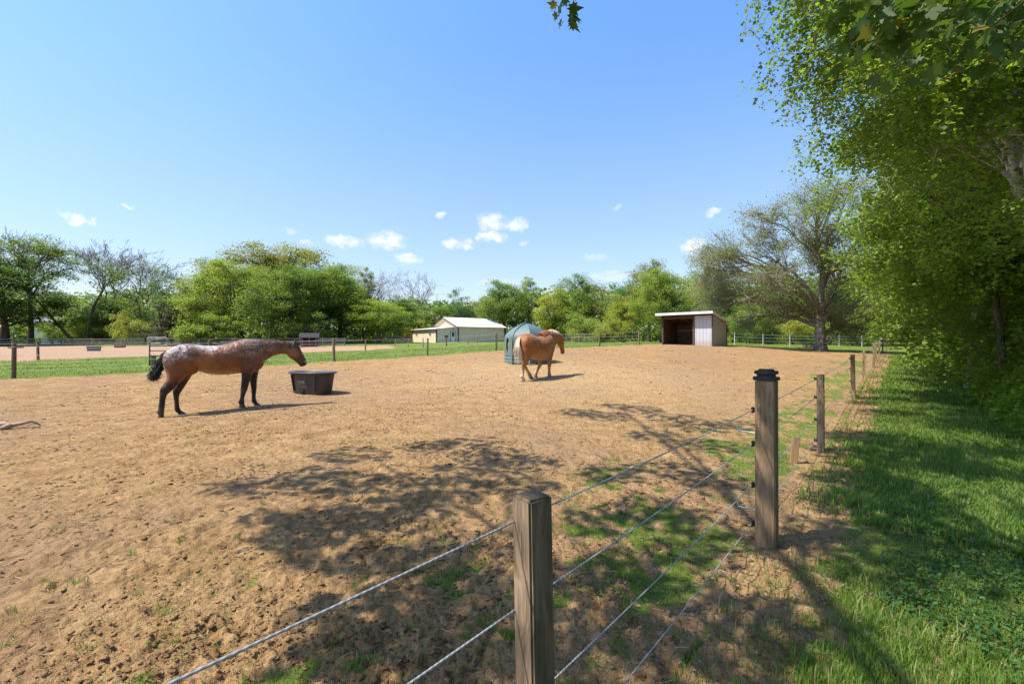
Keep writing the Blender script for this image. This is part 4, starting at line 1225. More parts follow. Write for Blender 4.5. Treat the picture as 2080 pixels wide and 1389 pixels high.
def fuse(m, name, voxel, smooth_it=6):
    """weld overlapping closed sections into one continuous skin"""
    me = bpy.data.meshes.new(name + '_sections'); me.from_pydata([tuple(v) for v in m.v], [], m.f); me.update()
    bm = bmesh.new(); bm.from_mesh(me); bmesh.ops.recalc_face_normals(bm, faces=bm.faces); bm.to_mesh(me); bm.free()
    t = bpy.data.objects.new('tmp', me); COL.objects.link(t)
    r = t.modifiers.new('r', 'REMESH'); r.mode = 'VOXEL'; r.voxel_size = voxel; r.use_smooth_shade = True
    s = t.modifiers.new('s', 'SMOOTH'); s.factor = .5; s.iterations = smooth_it
    dg = bpy.context.evaluated_depsgraph_get()
    res = bpy.data.meshes.new_from_object(t.evaluated_get(dg))
    bpy.data.objects.remove(t); bpy.data.meshes.remove(me)
    res.name = name
    res.polygons.foreach_set('use_smooth', np.ones(len(res.polygons), bool))
    return res
def paint(me, fn):
    co = np.empty(len(me.vertices) * 3, np.float32); me.vertices.foreach_get('co', co); co = co.reshape(-1, 3).astype(float)
    c = np.clip(fn(co), 0, 1)
    a = me.color_attributes.new('coat', 'FLOAT_COLOR', 'POINT')
    a.data.foreach_set('color', np.c_[c, np.ones(len(c))].astype(np.float32).ravel())
def coat_mat(name, rough=.42):
    m, nt, out = new_mat(name)
    a = nt.nodes.new('ShaderNodeAttribute'); a.attribute_name = 'coat'
    n = noise(nt, mapv(nt, coords(nt), (30, 30, 60)), 2.0, 4, .7)
    col = mixc(nt, mth(nt, 'MULTIPLY_ADD', n, .5, -.05), a.outputs['Color'], mixc(nt, .55, a.outputs['Color'], (.01, .006, .004)))
    big = noise(nt, mapv(nt, coords(nt), (5, 5, 4)), 1.5, 3, .55, .3)
    dust = mth(nt, 'MULTIPLY', sramp(nt, noise(nt, coords(nt), 4.5, 5, .65), .48, .72), .22)
    col = mixc(nt, dust, col, (.34, .235, .15))
    rg = mth(nt, 'MULTIPLY_ADD', big, .30, rough - .15)
    p = principled(nt, out, col, rg, 0, .26, bump(nt, mth(nt, 'ADD', mth(nt, 'MULTIPLY', n, .12), mth(nt, 'MULTIPLY', big, .9)), .85, .055))
    p.inputs['Sheen Weight'].default_value = .15
    return m
def lerp(a, b, t):
    t = np.asarray(t)[..., None]
    return np.asarray(a) * (1 - t) + np.asarray(b) * t
def blobmask(p, c, r):
    d = (p - np.array(c)) / np.array(r)
    return sstep(1.38, .52, np.sqrt((d ** 2).sum(1)))
def n3(p, s, seed):
    return (vnoise(p[:, 0] * s + p[:, 1] * s * .37, p[:, 2] * s - p[:, 1] * s * .51, seed) + vnoise(p[:, 0] * s * 2.1 + 7, p[:, 2] * s * 2.1 + p[:, 1] * s * .9, seed + 5) * .5) / 1.5
M_HAIRD = simple_mat('dark_horsehair', (.022, .019, .018), .5, 0, .35, 20, .001, .35)
M_HAIRL = simple_mat('flaxen_horsehair', (.66, .53, .37), .6, 0, .25, 20, .001, .3)
def hair(name, strands, r0, mat, parent):
    g = Geo()
    for pts in strands:
        P = np.array(pts, float); n = len(P)
        rr = r0 * np.linspace(1, .25, n)
        V, Q = tube_np(P, rr, 4); g.add(V, Q)
    return obj_from(name, g.mesh(name, mat, True), parent)
def curve_pts(ctrl, n=9):
    C = np.array(ctrl, float); out = []
    m = len(C) - 1
    for t in np.linspace(0, m, n):
        i = min(int(t), m - 1); f = t - i
        p0, p1, p2, p3 = C[max(i - 1, 0)], C[i], C[i + 1], C[min(i + 2, m)]
        out.append(.5 * (2 * p1 + (p2 - p0) * f + (2 * p0 - 5 * p1 + 4 * p2 - p3) * f * f + (3 * p1 - p0 - 3 * p2 + p3) * f ** 3))
    return np.array(out)

# ---------------------------------------------------------------- horse 1: brown spotted-blanket horse, traced
def horse_one():
    zb = gz(*H1_P0)
    def L3(cx, cy, w=0.0):
        u, z = h1(cx, cy, w); return np.array([u, w, z - zb])
    def pair(a, b, hw, w=0.0):
        p, q = L3(*a, w), L3(*b, w)
        k = 1.10 if abs(w) > .05 else 1.0
        return ((p + q) / 2, (p - q) / 2 * k, np.array([0, hw * k, 0]))
    m = MB()
    torso = [((312, 375), (312, 470), .09), ((325, 340), (322, 515), .17), ((360, 306), (355, 540), .235), ((420, 283), (420, 548), .275), ((500, 272), (500, 540), .285), ((590, 277), (590, 522), .275),
             ((690, 286), (690, 548), .295), ((790, 284), (800, 560), .315), ((890, 268), (900, 557), .31), ((960, 246), (975, 548), .285), ((1030, 229), (1045, 542), .255), ((1100, 225), (1110, 540), .245), ((1160, 240), (1170, 522), .215), ((1205, 300), (1210, 492), .15), ((1222, 360), (1226, 455), .08)]
    m.add(*loft(refine([pair(a, b, h) for a, b, h in torso]), 28, 2.15))
    neck = [((1040, 232), (1120, 520), .17), ((1110, 227), (1195, 478), .155), ((1185, 227), (1245, 430), .13), ((1260, 231), (1290, 398), .11), ((1335, 236), (1345, 374), .095), ((1410, 246), (1405, 366), .088), ((1480, 258), (1448, 370), .085), ((1515, 275), (1470, 372), .07)]
    m.add(*loft(refine([pair(a, b, h) for a, b, h in neck]), 24))
    head = [((1474, 262), (1448, 345), .06), ((1500, 256), (1446, 366), .085), ((1533, 268), (1458, 390), .098), ((1562, 300), (1490, 412), .098), ((1588, 345), (1522, 434), .075), ((1608, 385), (1548, 456), .06), ((1626, 420), (1562, 474), .060), ((1634, 445), (1576, 484), .055), ((1626, 468), (1592, 484), .03)]
    m.add(*loft(refine([pair(a, b, h) for a, b, h in head]), 22))
    for s in (-1, 1):                                         # ears
        c0, c1, c2 = L3(1508, 285), L3(1517, 252), L3(1525, 222)
        o = np.array([0, s * .05, 0])
        if s > 0: o = o + np.array([.035, 0, 0])
        m.add(*loft([(c0 + o * .8, (.036, 0, 0), (0, .03, 0)), (c1 + o, (.034, 0, 0), (0, .022, 0)), (c2 + o * 1.15, (.006, 0, 0), (0, .006, 0))], 10))
    NFw, FFw, NHw, FHw = -.13, .12, -.14, .12
    legs = {
     'nf': (NFw, [((1010, 440), (1170, 440), .11), ((1018, 500), (1140, 505), .105), ((1022, 545), (1118, 550), .088), ((1022, 600), (1100, 602), .066), ((1018, 650), (1086, 652), .055), ((1013, 690), (1074, 692), .052), ((1013, 715), (1064, 717), .046), ((1009, 755), (1050, 757), .033), ((1003, 790), (1044, 794), .034), ((990, 815), (1046, 822), .043), ((1000, 838), (1046, 838), .036), ((998, 856), (1056, 852), .046), ((994, 868), (1060, 864), .052)]),
     'ff': (FFw, [((1090, 440), (1205, 440), .10), ((1098, 500), (1184, 500), .10), ((1100, 550), (1172, 550), .082), ((1099, 600), (1164, 600), .064), ((1104, 650), (1160, 650), .054), ((1110, 690), (1160, 690), .05), ((1112, 715), (1157, 715), .044), ((1115, 755), (1152, 755), .033), ((1113, 790), (1156, 788), .034), ((1114, 815), (1162, 806), .042), ((1134, 832), (1168, 818), .036), ((1142, 846), (1190, 832), .045), ((1140, 856), (1200, 846), .05)]),
     'nh': (NHw, [((305, 430), (560, 440), .13), ((308, 500), (545, 500), .135), ((322, 555), (500, 560), .115), ((318, 610), (444, 622), .085), ((288, 655), (392, 678), .068), ((258, 695), (348, 722), .054), ((252, 735), (322, 745), .046), ((248, 785), (306, 788), .037), ((243, 840), (300, 842), .035), ((236, 885), (294, 890), .040), ((225, 912), (291, 925), .045), ((240, 938), (290, 946), .040), ((232, 958), (298, 962), .048), ((226, 980), (306, 978), .054)]),
     'fh': (FHw, [((430, 430), (610, 440), .12), ((440, 500), (596, 500), .12), ((446, 550), (556, 556), .098), ((425, 610), (514, 622), .075), ((398, 660), (480, 676), .06), ((376, 700), (450, 720), .05), ((377, 745), (434, 752), .042), ((384, 795), (432, 798), .035), ((390, 840), (434, 842), .033), ((390, 875), (444, 880), .040), ((398, 902), (456, 896), .042), ((424, 922), (470, 904), .037), ((434, 936), (492, 914), .045), ((432, 948), (508, 930), .05)])}
    hoof = []
    for k, (w, st) in legs.items():
        S = []
        for j, (a, b, hw) in enumerate(st):
            f = sstep(0, 3, np.array(float(j)))
            S.append(pair(a, b, hw, float(w * (.75 + .25 * f))))
        m.add(*loft(refine(S, 3), 16)); hoof.append(S[-1][0])
    for s in (-1, 1):
        blob(m, L3(1090, 400, s * .15), (.20, .09, .25), .5)        # shoulder
        blob(m, L3(430, 420, s * .15), (.27, .12, .27), -.4)        # haunch
        blob(m, L3(540, 500, s * .16), (.15, .08, .13), .5)         # stifle
        blob(m, L3(1490, 350, s * .065), (.085, .035, .085))        # cheek
    me = fuse(m, 'brown_horse', .0125, 4)
    A = lambda x, y, w=0: L3(x, y, w)
    def col(p):
        n = len(p); z = p[:, 2]
        f1, f2, f3 = n3(p, 9, 1), n3(p, 42, 3), n3(p, 3.2, 8)
        c = np.tile(np.array([.215, .070, .020]), (n, 1))
        c = lerp(c, [.30, .155, .070], sstep(.98, .80, z + .07 * f1) * sstep(A(1010, 500)[0], A(980, 500)[0], p[:, 0]) * sstep(A(560, 500)[0], A(640, 500)[0], p[:, 0]))
        c = lerp(c, [.30, .115, .034], blobmask(p, A(650, 420), (.2, .8, .24)))                       # bright flank
        fore = sstep(A(930, 300)[0], A(1060, 300)[0], p[:, 0])
        c = lerp(c, [.125, .048, .024], fore * .75)
        roan = np.clip(sstep(.0, .55, f2 + .35 * f1 + .2), 0, 1)
        back = sstep(1.02, 1.32, z + .08 * f1) * sstep(A(1420, 300)[0], A(1250, 300)[0], p[:, 0])
        c = lerp(c, [.42, .33, .28], np.clip(back * roan * .42, 0, 1))
        shl = blobmask(p, A(1150, 370, 0), (.2, 1, .2))
        c = lerp(c, [.34, .26, .22], shl * roan * .42)
        hp = blobmask(p + .05 * np.c_[f1, f1 * 0, f1], A(1040, 430), (.18, 1, .12)); c = lerp(c, [.10, .05, .035], hp * .5)
        # pale blanket with dark spots over the croup
        bl = np.maximum(blobmask(p + .06 * np.c_[f1, 0 * f1, f1], A(400, 340), (.34, 1, .20)), .8 * blobmask(p + .05 * np.c_[f1, 0 * f1, f1], A(660, 295), (.30, 1, .075)))
        bl = np.maximum(bl, .75 * blobmask(p, A(330, 400), (.12, 1, .16)))
        c = lerp(c, [.56, .49, .45], np.clip(bl * (.34 + .8 * sstep(-.45, .3, f2 + .5 * f1)), 0, .95))
        sp = sstep(.24, .31, n3(p, 23, 30)) * np.maximum(blobmask(p, A(400, 350), (.36, 1, .22)), 0)
        c = lerp(c, [.055, .03, .022], sp * .9)
        c = lerp(c, [.14, .058, .026], blobmask(p, A(560, 350), (.13, 1, .14)) * .85)                      # dark hip patch
        c = lerp(c, [.20, .072, .024], blobmask(p + .04 * np.c_[f1, 0 * f1, f1], A(450, 460), (.28, 1, .11)) * .8)
        # dark points
        legm = sstep(.80, .56, z + .05 * f1)
        c = lerp(c, [.016, .010, .008], legm * .97)
        legf = sstep(A(1000, 600)[0], A(1020, 600)[0], p[:, 0]) * sstep(.93, .70, z + .04 * f1); c = lerp(c, [.020, .012, .009], legf * .92)
        for h in hoof:
            c = lerp(c, [.085, .066, .052], blobmask(p, h + np.array([0, 0, .0]), (.10, .10, .075)) * .9)
        hd = sstep(A(1440, 300)[0] - .0, A(1475, 300)[0], p[:, 0])
        c = lerp(c, [.085, .044, .028], hd * .85)
        c = lerp(c, [.30, .125, .048], blobmask(p, A(1492, 352), (.13, 1, .12)) * .95)
        c = lerp(c, [.022, .017, .016], blobmask(p, A(1618, 458), (.085, 1, .07)))
        c = lerp(c, [.46, .36, .33], blobmask(p + .012 * np.c_[f2, 0 * f2, f2], A(1612, 436), (.03, 1, .024)) * .9)
        c = lerp(c, [.015, .012, .012], blobmask(p, A(1634, 446), (.018, 1, .014)))
        c = lerp(c, [.012, .010, .010], blobmask(p, A(1548, 318), (.026, 1, .018)))
        c = lerp(c, [.02, .014, .012], blobmask(p, A(1522, 245), (.05, 1, .06)) * .9)
        return c
    paint(me, col)
    o = obj_from('brown_horse', me, None, None); me.materials.append(coat_mat('roan_coat', .36))
    o.location = (H1_P0[0], H1_P0[1], zb); o.rotation_euler = (0, 0, H1_A)
    tag(o, 'brown roan horse with pale spotted rump reaching its head over the black tank', 'horse')
    # eye, mane, tail
    rng = np.random.default_rng(4)
    st = []
    for i in range(320):
        t = rng.random(); w0 = rng.normal() * .012
        if t < 1.1:
            path = curve_pts([A(360 - 8 * rng.random(), 318), A(300 + rng.normal() * 14, 372), A(262 + rng.normal() * 16, 440), A(238 + rng.normal() * 22, 505), A(205 + rng.normal() * 30, 560 + rng.normal() * 15), A(196 + rng.normal() * 30, 598 + rng.normal() * 16)], 11)
        else:
            e = rng.random()
            path = curve_pts([A(355, 320), A(285 + rng.normal() * 12, 400), A(258 + rng.normal() * 12, 480), A(300 + rng.normal() * 10, 545 + rng.normal() * 10, -.16), A(380 + rng.normal() * 12, 585 + rng.normal() * 12, -.27), A(440 + 70 * e, 585 - 55 * e + rng.normal() * 10, -.315)], 12)
        path[:, 1] += w0 + np.linspace(0, 1, len(path)) * rng.normal() * .05
        path += np.cumsum(rng.normal(size=path.shape) * .002, 0)
        st.append(path)
    hair('tail', st, .0075, M_HAIRD, o)
    st = []
    for i in range(150):
        t = rng.random(); x = 1120 + t * 390
        y = 227 + 30 * t ** 2
        b = A(x, y + 4); s = rng.choice([-1, 1], p=[.35, .65]); L = (.05 + .09 * rng.random())
        st.append(curve_pts([b, b + np.array([rng.normal() * .02, s * .035, .012]), b + np.array([-.03 + rng.normal() * .02, s * (.075 + .02 * rng.random()), -L])], 5))
    for i in range(26):                                            # forelock
        b = A(1528 + rng.normal() * 6, 262); st.append(curve_pts([b, b + np.array([.04, rng.normal() * .03, -.01]), b + np.array([.075 + rng.normal() * .02, rng.normal() * .05, -.13])], 5))
    hair('mane', st, .0042, M_HAIRD, o)
horse_one()

# ---------------------------------------------------------------- horse 2: chestnut walking away to the right
H2_P = np.array([0.84, 16.0]); H2_A = math.radians(45)
def horse_two():
    m = MB()
    zc = lambda u, t, b, hw: ((u, 0, (t + b - .04) / 2), (0, 0, (t - b + .04) / 2), (0, hw * 1.1, 0))
    T = [zc(-.84, 1.32, 1.02, .10), zc(-.80, 1.42, .92, .21), zc(-.70, 1.53, .86, .29), zc(-.55, 1.605, .82, .335), zc(-.36, 1.60, .80, .34), zc(-.18, 1.545, .75, .33), zc(.02, 1.50, .71, .345), zc(.22, 1.50, .69, .345), zc(.38, 1.54, .70, .325), zc(.52, 1.60, .73, .295), zc(.64, 1.60, .78, .275), zc(.74, 1.52, .86, .235), zc(.82, 1.36, .95, .16), zc(.86, 1.25, 1.05, .08)]
    m.add(*loft(refine(T), 28, 2.15))
    def dirst(c, d, up, lat, yaw=0.0):
        d = np.array(d, float); d /= np.linalg.norm(d); a = np.array([-d[2], 0, d[0]]) * up * 1.12
        k = max(0, c[0] - .5); c = (c[0] - .02 * k, c[1], c[2] - .11 * k)
        return (c, a, (0, lat * 1.12, 0))
    N = [dirst((.42, 0, 1.26), (.8, 0, .5), .40, .20), dirst((.62, -.005, 1.37), (.85, 0, .42), .36, .175), dirst((.80, -.015, 1.46), (.9, 0, .30), .30, .15), dirst((.98, -.03, 1.515), (.96, 0, .16), .245, .13), dirst((1.14, -.05, 1.525), (1, 0, -.1), .20, .115), dirst((1.26, -.07, 1.49), (.85, 0, -.5), .165, .105), dirst((1.31, -.08, 1.44), (.6, 0, -.8), .13, .09)]
    m.add(*loft(refine(N), 24))
    hd = np.array([.20, -.05, -.97])
    def hs(c, f, b, lat): # f: fore-aft half extent
        return ((c[0] - .02, c[1], c[2] - .085), (f * 1.06, 0, f * .2), (0, lat * 1.05, 0))
    Hh = [hs((1.235, -.07, 1.56), .09, .0, .07), hs((1.265, -.072, 1.50), .13, 0, .10), hs((1.29, -.078, 1.40), .150, 0, .112), hs((1.315, -.085, 1.30), .130, 0, .10), hs((1.345, -.092, 1.20), .100, 0, .08), hs((1.37, -.098, 1.10), .080, 0, .07), hs((1.385, -.102, 1.02), .076, 0, .07), hs((1.385, -.104, .965), .06, 0, .055), hs((1.38, -.104, .95), .03, 0, .03)]
    m.add(*loft(refine(Hh), 20))
    for s in (-1, 1):
        b = np.array([1.23, -.07 + s * .07, 1.49])
        m.add(*loft([(b, (.032, 0, 0), (0, .028, 0)), (b + np.array([.0, s * .02, .06]), (.03, 0, 0), (0, .025, 0)), (b + np.array([.01, s * .035, .145]), (.005, 0, 0), (0, .005, 0))], 10))
    R = {
     'rh': [(-.52, -.17, 1.18, .27, .13), (-.58, -.185, .98, .215, .125), (-.62, -.18, .82, .15, .10), (-.70, -.165, .67, .098, .072), (-.79, -.15, .56, .082, .058), (-.80, -.145, .47, .065, .052), (-.80, -.14, .36, .048, .042), (-.82, -.14, .24, .05, .045), (-.86, -.14, .15, .066, .062), (-.835, -.14, .09, .06, .06), (-.82, -.14, .045, .075, .07), (-.81, -.14, .0, .085, .078)],
     'lh': [(-.48, .17, 1.16, .25, .13), (-.43, .185, .98, .20, .125), (-.38, .18, .82, .145, .10), (-.40, .165, .67, .098, .072), (-.45, .15, .56, .082, .058), (-.42, .14, .47, .066, .052), (-.34, .13, .36, .05, .042), (-.25, .125, .24, .05, .045), (-.19, .12, .145, .066, .06), (-.15, .12, .085, .06, .058), (-.12, .12, .04, .075, .068), (-.10, .12, 0, .085, .075)],
     'rf': [(.58, -.16, 1.22, .19, .11), (.57, -.17, 1.0, .15, .105), (.56, -.17, .84, .115, .09), (.555, -.165, .70, .088, .072), (.55, -.16, .58, .074, .062), (.55, -.155, .50, .074, .062), (.545, -.15, .42, .056, .048), (.54, -.15, .28, .046, .042), (.54, -.15, .17, .055, .05), (.555, -.15, .11, .064, .058), (.58, -.15, .055, .07, .066), (.60, -.15, 0, .086, .078)],
     'lf': [(.56, .16, 1.22, .19, .11), (.53, .17, 1.0, .15, .105), (.49, .17, .84, .115, .09), (.455, .165, .70, .086, .072), (.42, .16, .585, .073, .062), (.39, .155, .50, .072, .06), (.34, .15, .42, .055, .048), (.25, .15, .30, .046, .042), (.165, .15, .195, .055, .05), (.135, .15, .13, .064, .058), (.145, .15, .07, .066, .066), (.17, .15, .012, .08, .075)]}
    for k, st in R.items():
        S = []
        for j, (u, w, z, ru, rw) in enumerate(st):
            p0 = np.array(st[max(j - 1, 0)][:3]); p1 = np.array(st[min(j + 1, len(st) - 1)][:3]); d = p0 - p1; d[1] = 0; d /= np.linalg.norm(d)
            a = np.array([d[2], 0, -d[0]])
            if j == len(st) - 1: a = np.array([1, 0, 0])
            S.append(((u, w, z), a * ru * 1.12, (0, rw * 1.12, 0)))
        m.add(*loft(refine(S, 3), 16))
    for s in (-1, 1):
        blob(m, (.60, s * .17, 1.20), (.19, .11, .27), .5); blob(m, (-.58, s * .19, 1.22), (.25, .145, .30), -.3); blob(m, (-.36, s * .2, 1.0), (.15, .10, .15), .4)
        blob(m, (1.23, -.075 + s * .07, 1.345), (.09, .04, .10))
    me = fuse(m, 'chestnut_horse', .013, 4)
    def col(p):
        n = len(p); z = p[:, 2]; f1, f2 = n3(p, 7, 2), n3(p, 30, 4)
        c = np.tile(np.array([.285, .094, .021]), (n, 1))
        c = lerp(c, [.40, .165, .048], sstep(.2, -.6, f1) * .5)
        c = lerp(c, [.40, .21, .09], sstep(1.02, .78, z + .06 * f1) * sstep(-.55, -.3, p[:, 0]) * sstep(.55, .35, p[:, 0]) * .85)
        c = lerp(c, [.25, .085, .024], sstep(1.36, 1.55, z + .05 * f1) * .6)
        c = lerp(c, [.50, .30, .15], sstep(.62, .40, z + .05 * f1) * (np.abs(p[:, 0]) < 1.0) * .75)
        c = lerp(c, [.60, .52, .44], sstep(.27, .13, z + .04 * f1) * (p[:, 0] < -.5))
        c = lerp(c, [.27, .22, .18], sstep(.30, .13, z + .04 * f1) * (p[:, 0] >= -.5) * .85)
        c = lerp(c, [.12, .085, .06], sstep(.05, .02, z) * .8)
        c = lerp(c, [.13, .06, .04], blobmask(p, (1.37, -.1, .90), (.10, .12, .075)) * .85)
        for s in (-1, 1): c = lerp(c, [.012, .01, .01], blobmask(p, (1.32, -.08 + s * .105, 1.315), (.025, .03, .02)))
        c = lerp(c, [.62, .5, .42], blobmask(p, (1.41, -.085, 1.21), (.06, .035, .2)) * .7)
        return c
    paint(me, col)
    z0 = gz(*H2_P)
    o = obj_from('chestnut_horse', me, None, None); me.materials.append(coat_mat('chestnut_coat', .52))
    o.location = (H2_P[0], H2_P[1], z0 - .005); o.rotation_euler = (0, 0, H2_A)
    tag(o, 'chestnut horse with flaxen tail walking away past the teal hay hut', 'horse')
    rng = np.random.default_rng(8); st = []
    for i in range(260):
        e = rng.random(); w = rng.normal() * .035
        st.append(curve_pts([(-.80, w * .5, 1.44 + .02 * rng.normal()), (-.90, w * .8, 1.36), (-.93, w * 1.3, 1.18), (-.93 + rng.normal() * .03, w * 2.0, .98), (-.90 + rng.normal() * .04, w * 1.9 - .02, .88), (-.88 + rng.normal() * .05, w * 1.4 - .03, .74 + .14 * rng.normal())], 10))
    hair('tail', st, .0058, M_HAIRL, o)
    st = []
    for i in range(230):
        t = rng.random(); u = .50 + .76 * t
        zt = np.interp(u, [.42, .62, .8, .98, 1.14, 1.26], [1.60, 1.71, 1.745, 1.725, 1.68, 1.565])
        s = rng.choice([-1, 1], p=[.62, .38]); L = .08 + .20 * rng.random() * (.4 + .6 * math.sin(t * PI))
        b = np.array([u, -.03 * t, zt - .012])
        st.append(curve_pts([b, b + np.array([rng.normal() * .02, s * .05, .022]), b + np.array([rng.normal() * .03, s * (.10 + .02 * rng.normal()), -L * .5]), b + np.array([rng.normal() * .04 - .02, s * .145, -L])], 6))
    for i in range(40):
        b = np.array([1.26, -.075 + rng.normal() * .03, 1.53]); st.append(curve_pts([b, b + np.array([.08, rng.normal() * .03, .0]), b + np.array([.165, rng.normal() * .05, -.16 - .08 * rng.random()])], 5))
    hair('mane', st, .0085, M_HAIRL, o)
horse_two()
# ================================================================ TREES
B_GREY = bark_mat('grey_bark', (.075, .06, .048), (.20, .165, .13))
B_DARK = bark_mat('dark_bark', (.035, .026, .02), (.10, .078, .06))
B_PALE = bark_mat('pale_twig_bark', (.17, .14, .115), (.36, .31, .25))
def birch_bark():
    m, nt, out = new_mat('birch_bark')
    co = coords(nt)
    f = noise(nt, mapv(nt, co, (3, 3, 16)), 1.6, 5, .7, .4); g = noise(nt, co, 1.1, 4, .6)
    col = ramp(nt, f, [(.36, (.06, .05, .045)), (.43, (.46, .42, .37)), (.6, (.60, .56, .50))])
    col = mixc(nt, mth(nt, 'MULTIPLY', sramp(nt, g, .55, .7), .8), col, (.09, .07, .06))
    principled(nt, out, col, .7, 0, .25, bump(nt, f, .6, .012))
    return m
B_BIRCH = birch_bark()
L_MID = leaf_mat('leaf_mid', (0.080, 0.145, 0.022), (0.225, 0.300, 0.046), .45, .6)
L_BRIGHT = leaf_mat('leaf_bright', (0.130, 0.205, 0.024), (0.340, 0.400, 0.062), .45, .6)
L_LIME = leaf_mat('leaf_lime', (0.183, 0.225, 0.027), (0.42, 0.42, 0.068), .45, .6)
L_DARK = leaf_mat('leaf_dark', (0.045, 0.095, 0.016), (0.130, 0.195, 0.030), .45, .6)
L_OLIVE = leaf_mat('leaf_olive', (0.145, 0.160, 0.033), (0.310, 0.300, 0.070), .45, .6)
L_CEDAR = leaf_mat('cedar_needles', (0.057, 0.068, 0.022), (0.136, 0.128, 0.041), .15, .6)
L_COOL = leaf_mat('leaf_cool', (0.056, 0.135, 0.033), (0.143, 0.247, 0.075), .45, .6)
L_BIRCH = leaf_mat('birch_leaf', (0.105, 0.195, 0.017), (0.300, 0.385, 0.050), .50, .45, .42, tint=(.20, .215, .10), hue_scale=.5)
L_OAK = leaf_mat('oak_leaf', (0.140, 0.190, 0.045), (0.270, 0.300, 0.095), .45, .4)
L_MAPLE = leaf_mat('maple_leaf', (0.037, 0.085, 0.012), (0.106, 0.15, 0.022), .42, .5, tint=(.17, .15, .02), hue_scale=1.5)

def sample_lobes(lobes, n, rng, shell=.55):
    vol = np.array([l[3] * l[4] * l[5] for l in lobes]) ** .75; vol = vol / vol.sum()
    k = rng.choice(len(lobes), n, p=vol)
    Lb = np.array(lobes)[k]
    d = unit(rng.normal(size=(n, 3)))
    r = rng.random(n) ** (1 / 3); sh = rng.random(n) < shell
    r = np.where(sh, .80 + .20 * rng.random(n), r * .85)
    return Lb[:, :3] + d * r[:, None] * Lb[:, 3:6]

def bez(a, c, b, n):
    t = np.linspace(0, 1, n)[:, None]
    return (1 - t) ** 2 * a + 2 * t * (1 - t) * c + t * t * b

